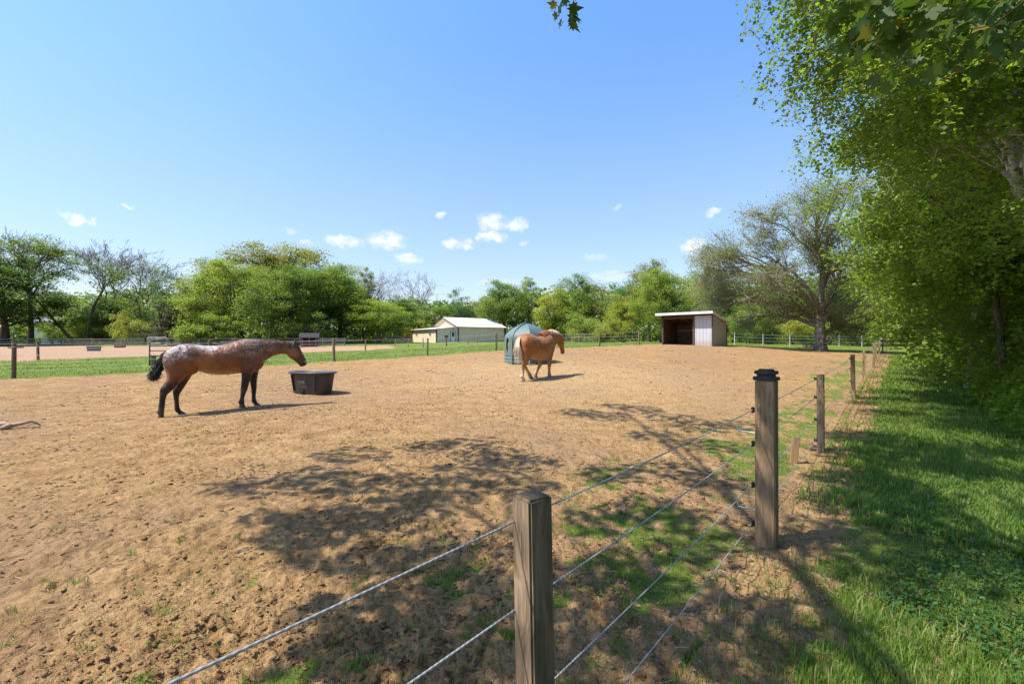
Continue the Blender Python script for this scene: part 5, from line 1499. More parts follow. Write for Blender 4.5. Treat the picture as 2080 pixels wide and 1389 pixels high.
SHARP = .80
def clump_tree(nm, seed, lobes, fork, r0, n_limb=6, n_clump=90, leaves=16000, clump_r=.9, leaf=.15, twigs=5, lean=(0, 0), shell=.6, top=None, aspect=.6, squash=.65, twig_r=.012, trunk_n=9, up=.6, droop=0.0, stems=1, leafwhere=1.0, cut=None, limb_k=.62):
    """trunk + limbs reaching every foliage clump; returns (wood mesh, crown mesh)"""
    rng = np.random.default_rng(seed)
    C = sample_lobes(lobes, n_clump, rng, shell)
    if cut is not None: C = C[~cut(C)]
    n_clump = len(C)
    top = top if top is not None else float(np.max(C[:, 2])) * .72
    g = Geo()
    axes = []
    for s in range(stems):
        o = np.array([0, 0, 0.0]) if stems == 1 else np.append(rng.normal(size=2) * r0 * 2.2, 0)
        ln = np.array(lean) + (0 if stems == 1 else rng.normal(size=2) * .16 * top)
        n = 9; t = np.linspace(0, 1, n)
        ax = np.stack([o[0] + ln[0] * t ** 1.3 + .03 * top * np.sin(t * 5 + seed) * t, o[1] + ln[1] * t ** 1.3 + .03 * top * np.cos(t * 4 + seed) * t, t * top - .02 * top], 1)
        rr = r0 * (1 - .78 * t) * (1 if stems == 1 else .7); rr[0] *= 1.35
        V, Q = tube_np(ax, rr, trunk_n); g.add(V, Q); axes.append((ax, rr))
    # limb anchors: spread over the crown
    idx = [int(rng.integers(n_clump))]
    dm = np.linalg.norm(C - C[idx[0]], axis=1)
    while len(idx) < min(n_limb, n_clump):
        k = int(np.argmax(dm * (.7 + .6 * rng.random(n_clump)))); idx.append(k); dm = np.minimum(dm, np.linalg.norm(C - C[k], axis=1))
    own = np.argmin(np.linalg.norm(C[:, None] - C[idx][None], axis=2), 1)
    P0, P1, R0, R1 = [], [], [], []
    for li in range(len(idx)):
        mem = C[own == li]
        if len(mem) == 0: continue
        e = mem.mean(0) * .75 + C[idx[li]] * .25
        ax, rr = axes[rng.integers(len(axes))]
        hz = fork + (min(e[2] * .8, top * .95) - fork) * (.25 + .6 * rng.random()) if e[2] > fork * 1.15 else min(fork, e[2] * .7) * (.6 + .4 * rng.random())
        ta = np.clip(hz / top, .05, .97); ai = ta * (len(ax) - 1); i0 = int(ai); f = ai - i0
        a = ax[i0] * (1 - f) + ax[min(i0 + 1, len(ax) - 1)] * f; ra = np.interp(ai, np.arange(len(rr)), rr)
        dd = np.linalg.norm(e - a)
        c = a + (e - a) * .45 + np.array([0, 0, .22 * dd]) + rng.normal(size=3) * .08 * dd
        B = bez(a, c, e, 9) + rng.normal(size=(9, 3)) * .012 * dd
        B[0] = a
        rl = np.linspace(ra * limb_k, max(ra * .18, .012), 9)
        V, Q = tube_np(B, rl, 6); g.add(V, Q)
        for m_ in mem:
            k = rng.integers(3, 9); s0 = B[k]
            dd2 = np.linalg.norm(m_ - s0)
            cc = s0 + (m_ - s0) * .5 + rng.normal(size=3) * .14 * dd2 + np.array([0, 0, .12 * dd2])
            bb = bez(s0, cc, m_, 5)
            r_ = np.linspace(max(rl[k] * .5, twig_r * 1.6), twig_r * 1.1, 5)
            P0.append(bb[:-1]); P1.append(bb[1:]); R0.append(r_[:-1]); R1.append(r_[1:])
            if twigs:
                ends = m_ + np.clip(rng.normal(size=(twigs, 3)), -1.25, 1.25) * clump_r * SHARP * np.array([.75, .75, .55])
                st = bb[rng.integers(2, 5, twigs)]
                P0.append(st); P1.append(ends); R0.append(np.full(twigs, twig_r)); R1.append(np.full(twigs, twig_r * .4))
    if P0:
        V, Q = prisms(np.concatenate(P0), np.concatenate(P1), np.concatenate(R0), np.concatenate(R1), 4); g.add(V, Q)
    wood = g.mesh(nm + '_wood', B_GREY, True)
    crown = None
    if leaves:
        k = rng.integers(0, n_clump, leaves)
        wgt = (.6 + .8 * rng.random(n_clump))[k][:, None]
        off = rng.normal(size=(leaves, 3)); rad = np.linalg.norm(off, axis=1, keepdims=True)
        off = off / rad * np.minimum(rad, 2.0) * clump_r * .5 * SHARP * np.array([1, 1, squash]) * wgt
        P = C[k] + off
        V, Q = leaf_quads(P, leaf * (.6 + .8 * rng.random(leaves)), rng, aspect, up, None, droop)
        crown = np_mesh(nm + '_leaves', V, [Q], L_MID)
    return wood, crown

def bare_tree(nm, seed, H, r0, levels=5, spread=.55, leaves=0, leaf=.18, trunk=.42, lean=(0, 0), up=.22, twig=.016):
    """branching skeleton with hardly any foliage"""
    rng = np.random.default_rng(seed); g = Geo(); P0, P1, R0, R1, tips = [], [], [], [], []
    def br(p, d, L, r, lv):
        n = 7 if lv == 0 else 5
        pts = [p]; dd = d.copy()
        for i in range(n):
            dd = unit(dd + rng.normal(size=3) * (.07 if lv == 0 else .17) + np.array([0, 0, up * (.25 if lv else .1)]))
            pts.append(pts[-1] + dd * L / n)
        pts = np.array(pts); rr = np.linspace(r, max(r * .55, twig * .5), n + 1)
        if lv <= 1:
            if lv == 0: rr[0] *= 1.3
            V, Q = tube_np(pts, rr, 8 if lv == 0 else 6); g.add(V, Q)
        else:
            P0.append(pts[:-1]); P1.append(pts[1:]); R0.append(rr[:-1]); R1.append(rr[1:])
        if lv >= levels - 1: tips.append(pts[-3:]); 
        if lv >= levels: return
        nk = [3, 4, 4, 4, 3, 3][lv] if lv else rng.integers(3, 5)
        for k in range(nk):
            s = n if k == 0 else rng.integers(max(1, int(n * (.65 if lv == 0 else .3))), n + 1)
            a = rng.random() * 2 * PI
            side = unit(np.cross(dd, unit(rng.normal(size=3))))
            nd_ = unit(dd * (1.0 if k else 1.6) + side * spread * (1.3 + .6 * rng.random()))
            br(pts[s], nd_, L * (.62 if lv else .60) * (.7 + .5 * rng.random()), rr[min(s, n)] * (.8 if k == 0 else .6), lv + 1)
    br(np.array([0, 0, -.2]), unit(np.array([lean[0], lean[1], 1.0])), H * trunk, r0, 0)
    a_, b_, c_, d_ = map(np.concatenate, (P0, P1, R0, R1))
    V, Q = prisms(a_, b_, np.maximum(c_, twig), np.maximum(d_, twig * .7), 3); g.add(V, Q)
    allz = V[:, 2].max(); wood = g.mesh(nm + '_wood', B_GREY, True)
    wood.transform(Matrix.Scale(H / allz, 4))
    crown = None
    if leaves:
        T = np.concatenate(tips) * (H / allz)
        P = T[rng.integers(0, len(T), leaves)] + rng.normal(size=(leaves, 3)) * .28
        V, Q = leaf_quads(P, leaf * (.6 + .8 * rng.random(leaves)), rng, .6, .3)
        crown = np_mesh(nm + '_leaves', V, [Q], L_OLIVE)
    return wood, crown

def place(name, wood, crown, loc, s=(1, 1, 1), rz=0.0, label=None, cat='tree', group=None, bark=None, leafm=None):
    r = empty(name, loc, rz, label, cat, group)
    r.scale = s
    o = bpy.data.objects.new('trunk', wood); link(o, r)
    if bark: o.material_slots[0].link = 'OBJECT'; o.material_slots[0].material = bark
    if crown is not None:
        o = bpy.data.objects.new('crown', crown); link(o, r)
        if leafm: o.material_slots[0].link = 'OBJECT'; o.material_slots[0].material = leafm
    return r

# ---- kinds of far tree, about 10 m tall before scaling
KIND = {}
KIND['round'] = clump_tree('round', 11, [(0, 0, 6.0, 3.4, 3.4, 3.2), (-1.6, .4, 4.2, 2.4, 2.4, 2.0), (1.9, -.3, 4.6, 2.3, 2.3, 2.2), (.4, 0, 8.2, 2.0, 2.0, 1.7)], 1.8, .26, 8, 120, 20000, 1.15, .17)
KIND['oval'] = clump_tree('oval', 12, [(0, 0, 5.2, 2.3, 2.3, 4.0), (.5, .3, 8.0, 1.5, 1.5, 1.9), (-.8, .2, 3.2, 2.0, 2.0, 1.8)], 1.4, .2, 7, 100, 17000, 1.0, .16)
KIND['broad'] = clump_tree('broad', 13, [(0, 0, 6.3, 4.2, 4.0, 3.1), (-3.6, 0, 4.6, 2.6, 2.6, 2.2), (3.5, .4, 5.0, 2.7, 2.6, 2.3), (1.2, .2, 8.2, 2.4, 2.4, 1.7), (-1.7, 0, 7.6, 2.3, 2.3, 1.8), (-2.6, -1, 2.8, 2.4, 2.2, 1.4), (2.6, -1, 3.0, 2.4, 2.2, 1.4)], 2.2, .36, 10, 190, 34000, 1.15, .15, twigs=6)
KIND['layer'] = clump_tree('layer', 14, [(0, 0, 7.2, 3.0, 3.0, 1.6), (-2.2, 0, 5.6, 2.3, 2.3, .9), (2.4, .5, 6.0, 2.2, 2.2, 1.0), (-.6, .4, 9.2, 1.7, 1.7, .9), (1.2, -.8, 4.0, 2.2, 2.2, .8), (-1.6, -.6, 3.2, 2.0, 2.0, .9)], 2.4, .2, 9, 100, 15000, .95, .16, squash=.42)
KIND['thin'] = clump_tree('thin', 15, [(0, 0, 6.4, 2.0, 2.0, 3.2), (1.0, .3, 8.2, 1.3, 1.3, 1.5), (-1.1, 0, 5.0, 1.6, 1.6, 1.5)], 3.0, .15, 8, 60, 5200, .8, .16, twigs=9)
KIND['cedar'] = clump_tree('cedar', 16, [(0, 0, 2.2, 2.9, 2.9, 1.6), (0, 0, 4.2, 2.3, 2.3, 1.7), (.2, 0, 6.2, 1.6, 1.6, 1.6), (.1, 0, 8.2, .9, .9, 1.7)], .5, .22, 12, 120, 19000, .95, .14, squash=.4, aspect=.35, twigs=8)
KIND['bush'] = clump_tree('bush', 17, [(0, 0, 1.9, 2.5, 2.3, 1.9), (-1.5, .2, 1.3, 1.7, 1.6, 1.3), (1.5, -.2, 1.5, 1.7, 1.6, 1.4), (.3, 0, 3.2, 1.4, 1.4, 1.0)], .3, .07, 7, 80, 12000, .8, .15, stems=3, top=2.6)
KIND['umbrella'] = clump_tree('umbrella', 18, [(0, 0, 8.8, 3.8, 3.2, 1.2), (-2.8, 0, 7.6, 2.6, 2.4, 1.2), (3.2, 0, 7.4, 2.6, 2.4, 1.3), (.4, 0, 6.4, 2.6, 2.4, .8)], 3.2, .24, 10, 110, 12500, 1.0, .15, squash=.45, twigs=9, top=7.6)
KIND['bare'] = bare_tree('bare', 31, 10, .105, 5, .40, twig=.0085, trunk=.5, up=.3)
KIND['bare2'] = bare_tree('bare2', 47, 10, .10, 5, .42, trunk=.5, twig=.0085, lean=(-.22, 0), up=.3)
KIND['bare3'] = bare_tree('bare3', 53, 10, .10, 5, .42, leaves=2600, leaf=.16, trunk=.44, twig=.0085, up=.28)

def far(kind, px, d, top_py, wpx, label, leafm=None, bark=None, name='tree', rz=None, cat='tree', group=None, nomw=None, sink=0.1):
    x, y, z = at(px, d); z -= sink
    k = math.hypot(1, (px - CX) / F)
    H = EYE + (CY - top_py) / F * d - z
    wood, crown = KIND[kind]
    m_ = crown if crown is not None else wood
    key = kind + '_dim'
    if key not in KIND:
        co = np.empty(len(m_.vertices) * 3, np.float32); m_.vertices.foreach_get('co', co); co = co.reshape(-1, 3)
        KIND[key] = (np.percentile(co[:, 2], 99.8), np.percentile(co[:, 0], 99.5) - np.percentile(co[:, 0], .5))
    hz, wd = KIND[key]
    sz = H / hz
    W = wpx / F * d
    sxy = W / wd
    if rz is None: rz = (px * 1.7) % 6.28
    return place(name, wood, crown, (x, y, z), (sxy, sxy, sz), rz, label, cat, group, bark, leafm)

T = [  # kind, px, depth, top y, width px, label, leaf, bark, name
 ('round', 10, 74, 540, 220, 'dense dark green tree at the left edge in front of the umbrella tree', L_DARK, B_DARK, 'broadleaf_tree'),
 ('umbrella', 62, 82, 480, 235, 'tall flat topped tree spreading wide at the far left', L_MID, B_DARK, 'broadleaf_tree'),
 ('bare2', 152, 84, 476, 150, 'bare leafless tree with a leaning trunk, leftmost of the bare group', None, B_GREY, 'bare_tree'),
 ('bare', 176, 86, 484, 135, 'bare leafless tree with an upright trunk beside the leaning one', None, B_GREY, 'bare_tree'),
 ('bare', 214, 90, 494, 135, 'bare leafless tree in the middle of the bare group', None, B_GREY, 'bare_tree'),
 ('bare', 250, 94, 503, 120, 'bare leafless tree at the right side of the bare group', None, B_GREY, 'bare_tree'),
 ('bare2', 108, 92, 488, 130, 'bare leafless tree between the flat topped tree and the leaning one', None, B_GREY, 'bare_tree'),
 ('bare3', 291, 88, 515, 120, 'half bare tree with sparse leaves at the right end of the bare group', L_MID, B_GREY, 'bare_tree'),
 ('thin', 349, 86, 542, 75, 'slim airy young tree standing above the two cedars', L_COOL, B_GREY, 'young_tree'),
 ('thin', 386, 92, 575, 90, 'airy light green tree just left of the big green group', L_MID, B_GREY, 'young_tree'),
 ('round', 235, 92, 605, 130, 'rounded dark green tree below the bare branches', L_MID, B_DARK, 'broadleaf_tree'),
 ('bush', 262, 79, 626, 82, 'pale yellow green bush in front of the bare group', L_LIME, B_GREY, 'shrub'),
 ('cedar', 330, 78, 608, 92, 'olive brown cedar, left one of two', L_CEDAR, B_DARK, 'cedar_tree'),
 ('cedar', 373, 80, 600, 82, 'darker olive cedar beside the big green trees', L_CEDAR, B_DARK, 'cedar_tree'),
 ('bush', 128, 90, 628, 110, 'bright green bushy tree under the leaning bare trunk', L_BRIGHT, B_GREY, 'shrub'),
 ('bush', 195, 88, 636, 95, 'mid green bush between the bare trunks', L_BRIGHT, B_GREY, 'shrub'),
 ('oval', 437, 96, 528, 90, 'darker green tree at the left shoulder of the big green group', L_MID, B_DARK, 'broadleaf_tree'),
 ('broad', 560, 98, 500, 330, 'tall olive green tree crowning the big green group', L_OLIVE, B_DARK, 'broadleaf_tree'),
 ('broad', 488, 82, 532, 215, 'wide bright green tree at the left front of the big group', L_BRIGHT, B_DARK, 'broadleaf_tree'),
 ('broad', 590, 80, 540, 215, 'wide feathery green tree at the centre front of the big group', L_MID, B_DARK, 'broadleaf_tree'),
 ('round', 665, 86, 538, 160, 'rounded green tree behind the little red hut', L_MID, B_DARK, 'broadleaf_tree'),
 ('oval', 690, 92, 540, 110, 'taller bright tree at the right shoulder of the big group', L_BRIGHT, B_DARK, 'broadleaf_tree'),
 ('layer', 738, 96, 543, 70, 'leaning narrow tree at the right end of the big group', L_OLIVE, B_DARK, 'broadleaf_tree'),
 ('bush', 625, 78, 622, 130, 'green bushy undergrowth tree right behind the red hut', L_MID, B_GREY, 'shrub'),
 ('bush', 440, 76, 628, 130, 'light green bushy tree at the left foot of the big group', L_BRIGHT, B_GREY, 'shrub'),
 ('bare', 770, 100, 556, 70, 'thin bare tree rising beside the leaning narrow tree', None, B_PALE, 'bare_tree'),
 ('bare2', 828, 108, 548, 110, 'bare grey tree, tallest of those behind the barn', None, B_PALE, 'bare_tree'),
 ('bare', 872, 110, 553, 100, 'bare grey tree above the barn roof', None, B_PALE, 'bare_tree'),
 ('thin', 933, 104, 585, 58, 'small leafy tree standing alone against the sky behind the barn', L_COOL, B_GREY, 'young_tree'),
 ('round', 770, 84, 608, 130, 'rounded pale green tree left of the barn', L_BRIGHT, B_GREY, 'broadleaf_tree'),
 ('oval', 825, 100, 600, 90, 'green tree close behind the left end of the barn', L_MID, B_GREY, 'broadleaf_tree'),
 ('bush', 850, 97, 640, 60, 'lime green shrub peeping over the lean-to roof', L_LIME, B_GREY, 'shrub'),
 ('round', 905, 108, 618, 110, 'rounded green tree behind the barn ridge', L_MID, B_GREY, 'broadleaf_tree'),
 ('thin', 965, 108, 608, 80, 'airy grey green tree behind the right end of the barn roof', L_OLIVE, B_PALE, 'young_tree'),
 ('round', 1025, 100, 570, 110, 'full green tree just right of the barn, behind the teal hut', L_MID, B_DARK, 'broadleaf_tree'),
 ('layer', 1075, 104, 562, 90, 'layered green tree behind the teal hut', L_BRIGHT, B_DARK, 'broadleaf_tree'),
 ('oval', 1125, 86, 588, 88, 'narrow bright yellow green tree behind the head of the chestnut horse', L_LIME, B_DARK, 'broadleaf_tree'),
 ('round', 1170, 102, 560, 110, 'taller dark green tree behind the narrow yellow green one', L_MID, B_DARK, 'broadleaf_tree'),
 ('thin', 1220, 100, 572, 80, 'sparse grey green tree in the middle of the tree line', L_OLIVE, B_PALE, 'young_tree'),
 ('oval', 1262, 96, 572, 90, 'cool green tree left of the tall golden topped one', L_COOL, B_DARK, 'broadleaf_tree'),
 ('bush', 1185, 78, 625, 95, 'green bush at the foot of the tree line behind the wire fence', L_BRIGHT, B_GREY, 'shrub'),
 ('oval', 1268, 66, 598, 80, 'golden green tree in front of the tree line', L_LIME, B_GREY, 'broadleaf_tree'),
 ('bush', 1245, 60, 640, 70, 'bright lime bush beside the golden green tree', L_LIME, B_GREY, 'shrub'),
 ('round', 1318, 88, 532, 105, 'tall golden topped tree above the shed', L_OLIVE, B_DARK, 'broadleaf_tree'),
 ('broad', 1345, 56, 548, 150, 'wide bright green tree leaning over the left end of the shed', L_BRIGHT, B_DARK, 'broadleaf_tree'),
 ('round', 1425, 84, 545, 110, 'rounded green tree behind the shed roof', L_BRIGHT, B_DARK, 'broadleaf_tree'),
 ('oval', 1478, 78, 545, 90, 'dark green tree between the shed and the half bare oak', L_COOL, B_DARK, 'broadleaf_tree'),
 ('bush', 1520, 62, 612, 110, 'light green bush right of the shed behind the pipe fence', L_BRIGHT, B_GREY, 'shrub'),
 ('round', 1560, 70, 585, 130, 'green tree behind the lower branches of the half bare oak', L_MID, B_DARK, 'broadleaf_tree'),
 ('bush', 1612, 60, 636, 110, 'lime green bush behind the oak trunk', L_LIME, B_GREY, 'shrub'),
 ('round', 1690, 64, 560, 140, 'green tree to the right behind the half bare oak', L_BRIGHT, B_DARK, 'broadleaf_tree'),
 ('bush', 1730, 56, 622, 110, 'bright bush right of the oak trunk near the far fence corner', L_BRIGHT, B_GREY, 'shrub'),
 ('oval', 1760, 60, 540, 110, 'green tree above the far corner of the paddock', L_MID, B_DARK, 'broadleaf_tree'),
 ('layer', 1812, 54, 500, 130, 'layered tree closing the end of the grass path', L_MID, B_DARK, 'broadleaf_tree'),
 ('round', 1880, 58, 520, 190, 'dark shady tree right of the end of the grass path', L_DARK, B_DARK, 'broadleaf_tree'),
]
for kind, px, d, ty, wp, lb, lf, bk, nm_ in T:
    far(kind, px, d, ty, wp, lb, lf, bk, nm_, cat='shrub' if nm_ == 'shrub' else 'tree')

# ---- woodland behind the single trees: one uncountable mass
def woods():
    rng = np.random.default_rng(77); n = 120000
    px = rng.uniform(-260, 2500, n); d = rng.uniform(108, 150, n) * np.where(px > 1450, .72, 1)
    topy = np.interp(px, [-260, 0, 60, 120, 250, 380, 420, 700, 760, 960, 1000, 1300, 1480, 1600, 1800, 2500], [560, 575, 600, 604, 600, 598, 580, 590, 612, 622, 600, 585, 580, 575, 560, 480])
    x = (px - CX) / F * d; y = d
    gzv = base_z(x, y)
    top = EYE + (CY - topy) / F * d - gzv
    hv = np.clip(1 + .22 * fbm(x * .12, y * .12, 5, 3) + .12 * fbm(x * .4, y * .4, 9, 2), .4, 1.3)
    u_ = rng.random(n); z = gzv + np.where(rng.random(n) < .3, 3.0 * u_, top * hv * u_ ** .85)
    keep = fbm(x * .33 + 9, z * .5 + y * .2, 15, 3) > -.6
    P = np.stack([x, y, z], 1)[keep]
    V, Q = leaf_quads(P, .95 * (.6 + .8 * rng.random(len(P))), rng, .7, .4)
    me = np_mesh('woodland', V, [Q], leaf_mat('wood_leaf', (0.070, 0.120, 0.022), (0.220, 0.280, 0.050), .45, .7, hue_scale=.16))
    tag(obj_from('woodland', me), 'continuous belt of green woods behind the single trees', 'woods', kind='stuff')
woods()

# ---- half bare oak by the far corner
def oak():
    x, y, z = at(1667, 37)
    sc = 37 / F
    def P(px, py, dy=0.0): return ((px - 1667) * sc, dy, EYE + (CY - py) * sc - z)
    rng = np.random.default_rng(5)
    lob = []
    for (px, py, rx, ry) in ((1665, 410, 70, 50), (1600, 440, 70, 55), (1530, 480, 75, 60), (1465, 525, 55, 50), (1475, 575, 60, 45), (1620, 520, 90, 60), (1690, 500, 70, 70), (1540, 580, 80, 50), (1620, 610, 90, 40), (1490, 600, 50, 40), (1690, 600, 90, 50), (1740, 620, 60, 40), (1745, 480, 50, 70), (1570, 650, 70, 25), (1730, 660, 60, 22)):
        c = P(px, py, 2.0 * rng.normal())
        lob.append((*c, rx * sc, .5 * (rx + ry) * sc * 1.1, ry * sc))
    w1, c1 = clump_tree('oak', 61, lob, 2.2, .44, 17, 330, 54000, 1.35, .14, twigs=26, twig_r=.011, top=8.5, shell=.3, trunk_n=14, squash=.8, aspect=.5)
    return place('oak_tree', w1, c1, (x, y, z - .15), (1, 1, 1), 0, 'big half bare oak with grey twigs and a thick dark trunk', 'tree', None, B_PALE, L_OAK)
oak()

# ---- birches along the right side of the path
def birch_mesh(nm, seed, lobes, H, r0, lean, n_clump, strings, leaf=.052, per=16):
    """white stem, fine branches, hanging leafy twigs"""
    rng = np.random.default_rng(seed)
    wood, _ = clump_tree(nm, seed, [l for l in lobes if l[2] > 4.5], H * .3, r0, 20, n_clump, 0, .8, .05, twigs=3, twig_r=.006, top=H, lean=lean, trunk_n=12, shell=.5, limb_k=.36)
    K = sample_lobes(lobes, max(60, strings // 26), rng, .6)
    C = K[rng.integers(0, len(K), strings)] + np.clip(rng.normal(size=(strings, 3)), -1.7, 1.7) * np.array([.34, .34, .22])
    L = .22 + .38 * rng.random(strings)
    d = unit(np.stack([rng.normal(size=strings) * .9, rng.normal(size=strings) * .9, -1.0 * np.ones(strings)], 1))
    t = rng.random((strings, per, 1))
    P = (C[:, None] + d[:, None] * L[:, None, None] * t + rng.normal(size=(strings, per, 3)) * .055).reshape(-1, 3)
    V, Q = leaf_quads(P, leaf * (.65 + .7 * rng.random(len(P))), rng, .78, .55, None, .6)
    crown = np_mesh(nm + '_leaves', V, [Q], L_BIRCH)
    Vt, Qt = prisms(C, C + d * L[:, None], np.full(strings, .0035), np.full(strings, .0015), 3)
    return wood, crown, (Vt, Qt)
def birch(loc, wood, crown, tw, label, s=(1, 1, 1), rz=0.0, leafm=None, bark=None):
    r = place('birch_tree', wood, crown, loc, s, rz, label, 'tree', None, bark or B_BIRCH, leafm)
    o = bpy.data.objects.new('twigs', tw); link(o, r)
    return r
w, c, (Vt, Qt) = birch_mesh('birch_a', 71, [(-1.2, -.6, 5.0, 1.5, 1.2, 1.6), (-.4, -1.0, 6.4, 1.6, 1.4, 1.8), (-2.6, -.2, 7.2, 1.4, 1.3, .9), (-1.0, -1.7, 5.4, 1.3, .8, 1.6), (-.2, -1.3, 3.9, 1.2, .8, 1.0), (-3.0, .2, 6.2, 1.3, 1.3, .7), (-.6, .4, 7.6, 3.1, 2.8, 2.6), (-1.6, .2, 6.0, 2.0, 2.2, 1.5), (.9, .6, 5.6, 2.2, 2.2, 2.0), (1.4, 1.0, 3.9, 1.8, 1.6, 1.3), (-2.3, .6, 8.4, 1.5, 1.6, 1.5), (0, 1.5, 10, 2.4, 2.4, 2.0)], 9.5, .15, (-1.7, .2), 120, 7600, .068)
tA = np_mesh('birch_twigs_a', Vt, [Qt], B_GREY)
birch((8.25, 6.75, gz(8.25, 6.75) - .1), w, c, tA, 'nearest white birch, thick pale stem, leaves reaching out over the sky')
w, c, (Vt, Qt) = birch_mesh('birch_b', 72, [(-.8, 0, 6.6, 3.0, 2.8, 3.0), (-1.3, 0, 4.2, 2.1, 2.2, 1.6), (.6, .4, 3.6, 2.2, 2.2, 1.7), (-.3, .3, 9.2, 2.3, 2.3, 2.0), (-2.4, -.4, 5.6, 1.7, 1.7, 1.6), (1.4, 0, 6, 2, 2, 2.2), (-.4, -.2, 2.2, 2.0, 2.0, 1.4), (-.3, -.6, 1.3, 1.5, 1.2, .9)], 9.0, .095, (-1.0, -.2), 110, 5600, .085, 15)
tB = np_mesh('birch_twigs_b', Vt, [Qt], B_GREY)
BR = [(11.9, 11.0, 1.0, 0, 'second birch along the path, full of small bright leaves'), (14.6, 14.6, 1.06, 1.1, 'third birch along the path, beyond the second'), (17.9, 17.8, 1.1, 2.6, 'fourth birch along the path, in the middle of the leafy wall'),
      (21.6, 22.2, 1.12, 3.9, 'fifth birch along the path, past the middle of the leafy wall'), (26.2, 27.0, 1.15, .6, 'sixth birch along the path, near its far end'), (30.5, 32.0, 1.15, 2.0, 'farthest birch along the path before the dark end'),
      (13.2, 8.6, 1.1, 4.4, 'birch standing behind the nearest one at the right edge'), (19.5, 13.4, 1.25, 5.1, 'tall birch in the second row inside the wood'), (25.5, 19, 1.3, .9, 'tall birch deep in the wood behind the slim white stems'), (33, 25, 1.35, 2.2, 'tall birch at the back of the wood on the right')]
for i, (x, y, s, rz, lb) in enumerate(BR):
    birch((x, y, gz(x, y) - .1), w, c, tB, lb, (s, s, s * (1.0 + .05 * (i % 3))), rz, L_BIRCH if i % 2 == 0 else L_BRIGHT, B_GREY if i in (0, 6) else None)

# slim leaning white stems at the wood edge
def stem(px, d, top_px, top_py, r, label):
    x, y, z = at(px, d); sc = d / F
    tx, tz = (top_px - px) * sc, EYE + (CY - top_py) * sc - z
    t = np.linspace(0, 1, 9)
    pts = np.stack([tx * t ** 1.25 + .03 * np.sin(6 * t + px), .2 * t + .04 * np.cos(5 * t), tz * t - .1], 1)
    V, Q = tube_np(pts, r * np.linspace(1.15, .45, 9), 9); g = Geo(); g.add(V, Q)
    rng = np.random.default_rng(px); k = rng.integers(3, 9, 26)
    e = pts[k] + rng.normal(size=(26, 3)) * np.array([.5, .4, .35]) + np.array([0, 0, .3])
    V, Q = prisms(pts[k], e, np.full(26, .012), np.full(26, .004), 4); g.add(V, Q)
    ro = empty('birch_tree', (x, y, z), 0, label, 'tree')
    obj_from('trunk', g.mesh('stem', B_BIRCH, True), ro)
    P = np.repeat(e, 40, 0) + rng.normal(size=(1040, 3)) * .16
    V, Q = leaf_quads(P, .06 * (.6 + .8 * rng.random(1040)), rng, .75, .3); obj_from('crown', np_mesh('leaves', V, [Q], L_BIRCH), ro)
stem(1994, 15.5, 1955, 590, .10, 'thick leaning birch stem with peeling pale bark at the wood edge')
stem(2010, 15.0, 1972, 610, .042, 'slim pale birch stem just right of the thick leaning one')
stem(2020, 15.2, 1985, 600, .040, 'second slim pale stem, rightmost of the leaning three')
stem(1968, 17, 1938, 610, .035, 'thin white sapling stem left of the thick leaning birch')
stem(2062, 13, 2020, 560, .035, 'thin grey sapling stem at the right edge under the leaves')

# ---- hedge-like undergrowth along the right of the path
def undergrowth():
    rng = np.random.default_rng(91); n = 150000
    t = rng.random(n) ** 1.25; d = 6.0 + 40 * t
    edge = 9.35 + .86 * (d - 8.4)
    off = rng.random(n) ** 1.2 * (3.2 + .05 * d)
    bumpy = .75 * fbm(d * .8, d * 0 + 3, 3, 3)
    x = edge + bumpy + off - .1
    y = d - off * .25
    hmax = np.clip(.35 + 1.5 * off ** .8, .3, 2.6) * (1 + .35 * fbm(x * .9, y * .9, 23, 3)) * np.clip(.55 + .03 * d, .6, 1.3)
    z = base_z(x, y) + hmax * rng.random(n) ** .55
    keep = fbm(x * 2.0, y * 2.0 + z * 1.7, 33, 2) > -.22
    P = np.stack([x, y, z], 1)[keep]; dd = d[keep]
    V, Q = leaf_quads(P, (.055 + .0035 * dd) * (.6 + .8 * rng.random(len(P))), rng, .65, .7)
    me = np_mesh('undergrowth', V, [Q], leaf_mat('undergrowth_leaf', (0.085, 0.180, 0.018), (0.265, 0.375, 0.042), .45, .55, hue_scale=.8))
    tag(obj_from('undergrowth', me), 'leafy green undergrowth spilling along the right edge of the grass path', 'undergrowth', kind='stuff')
undergrowth()

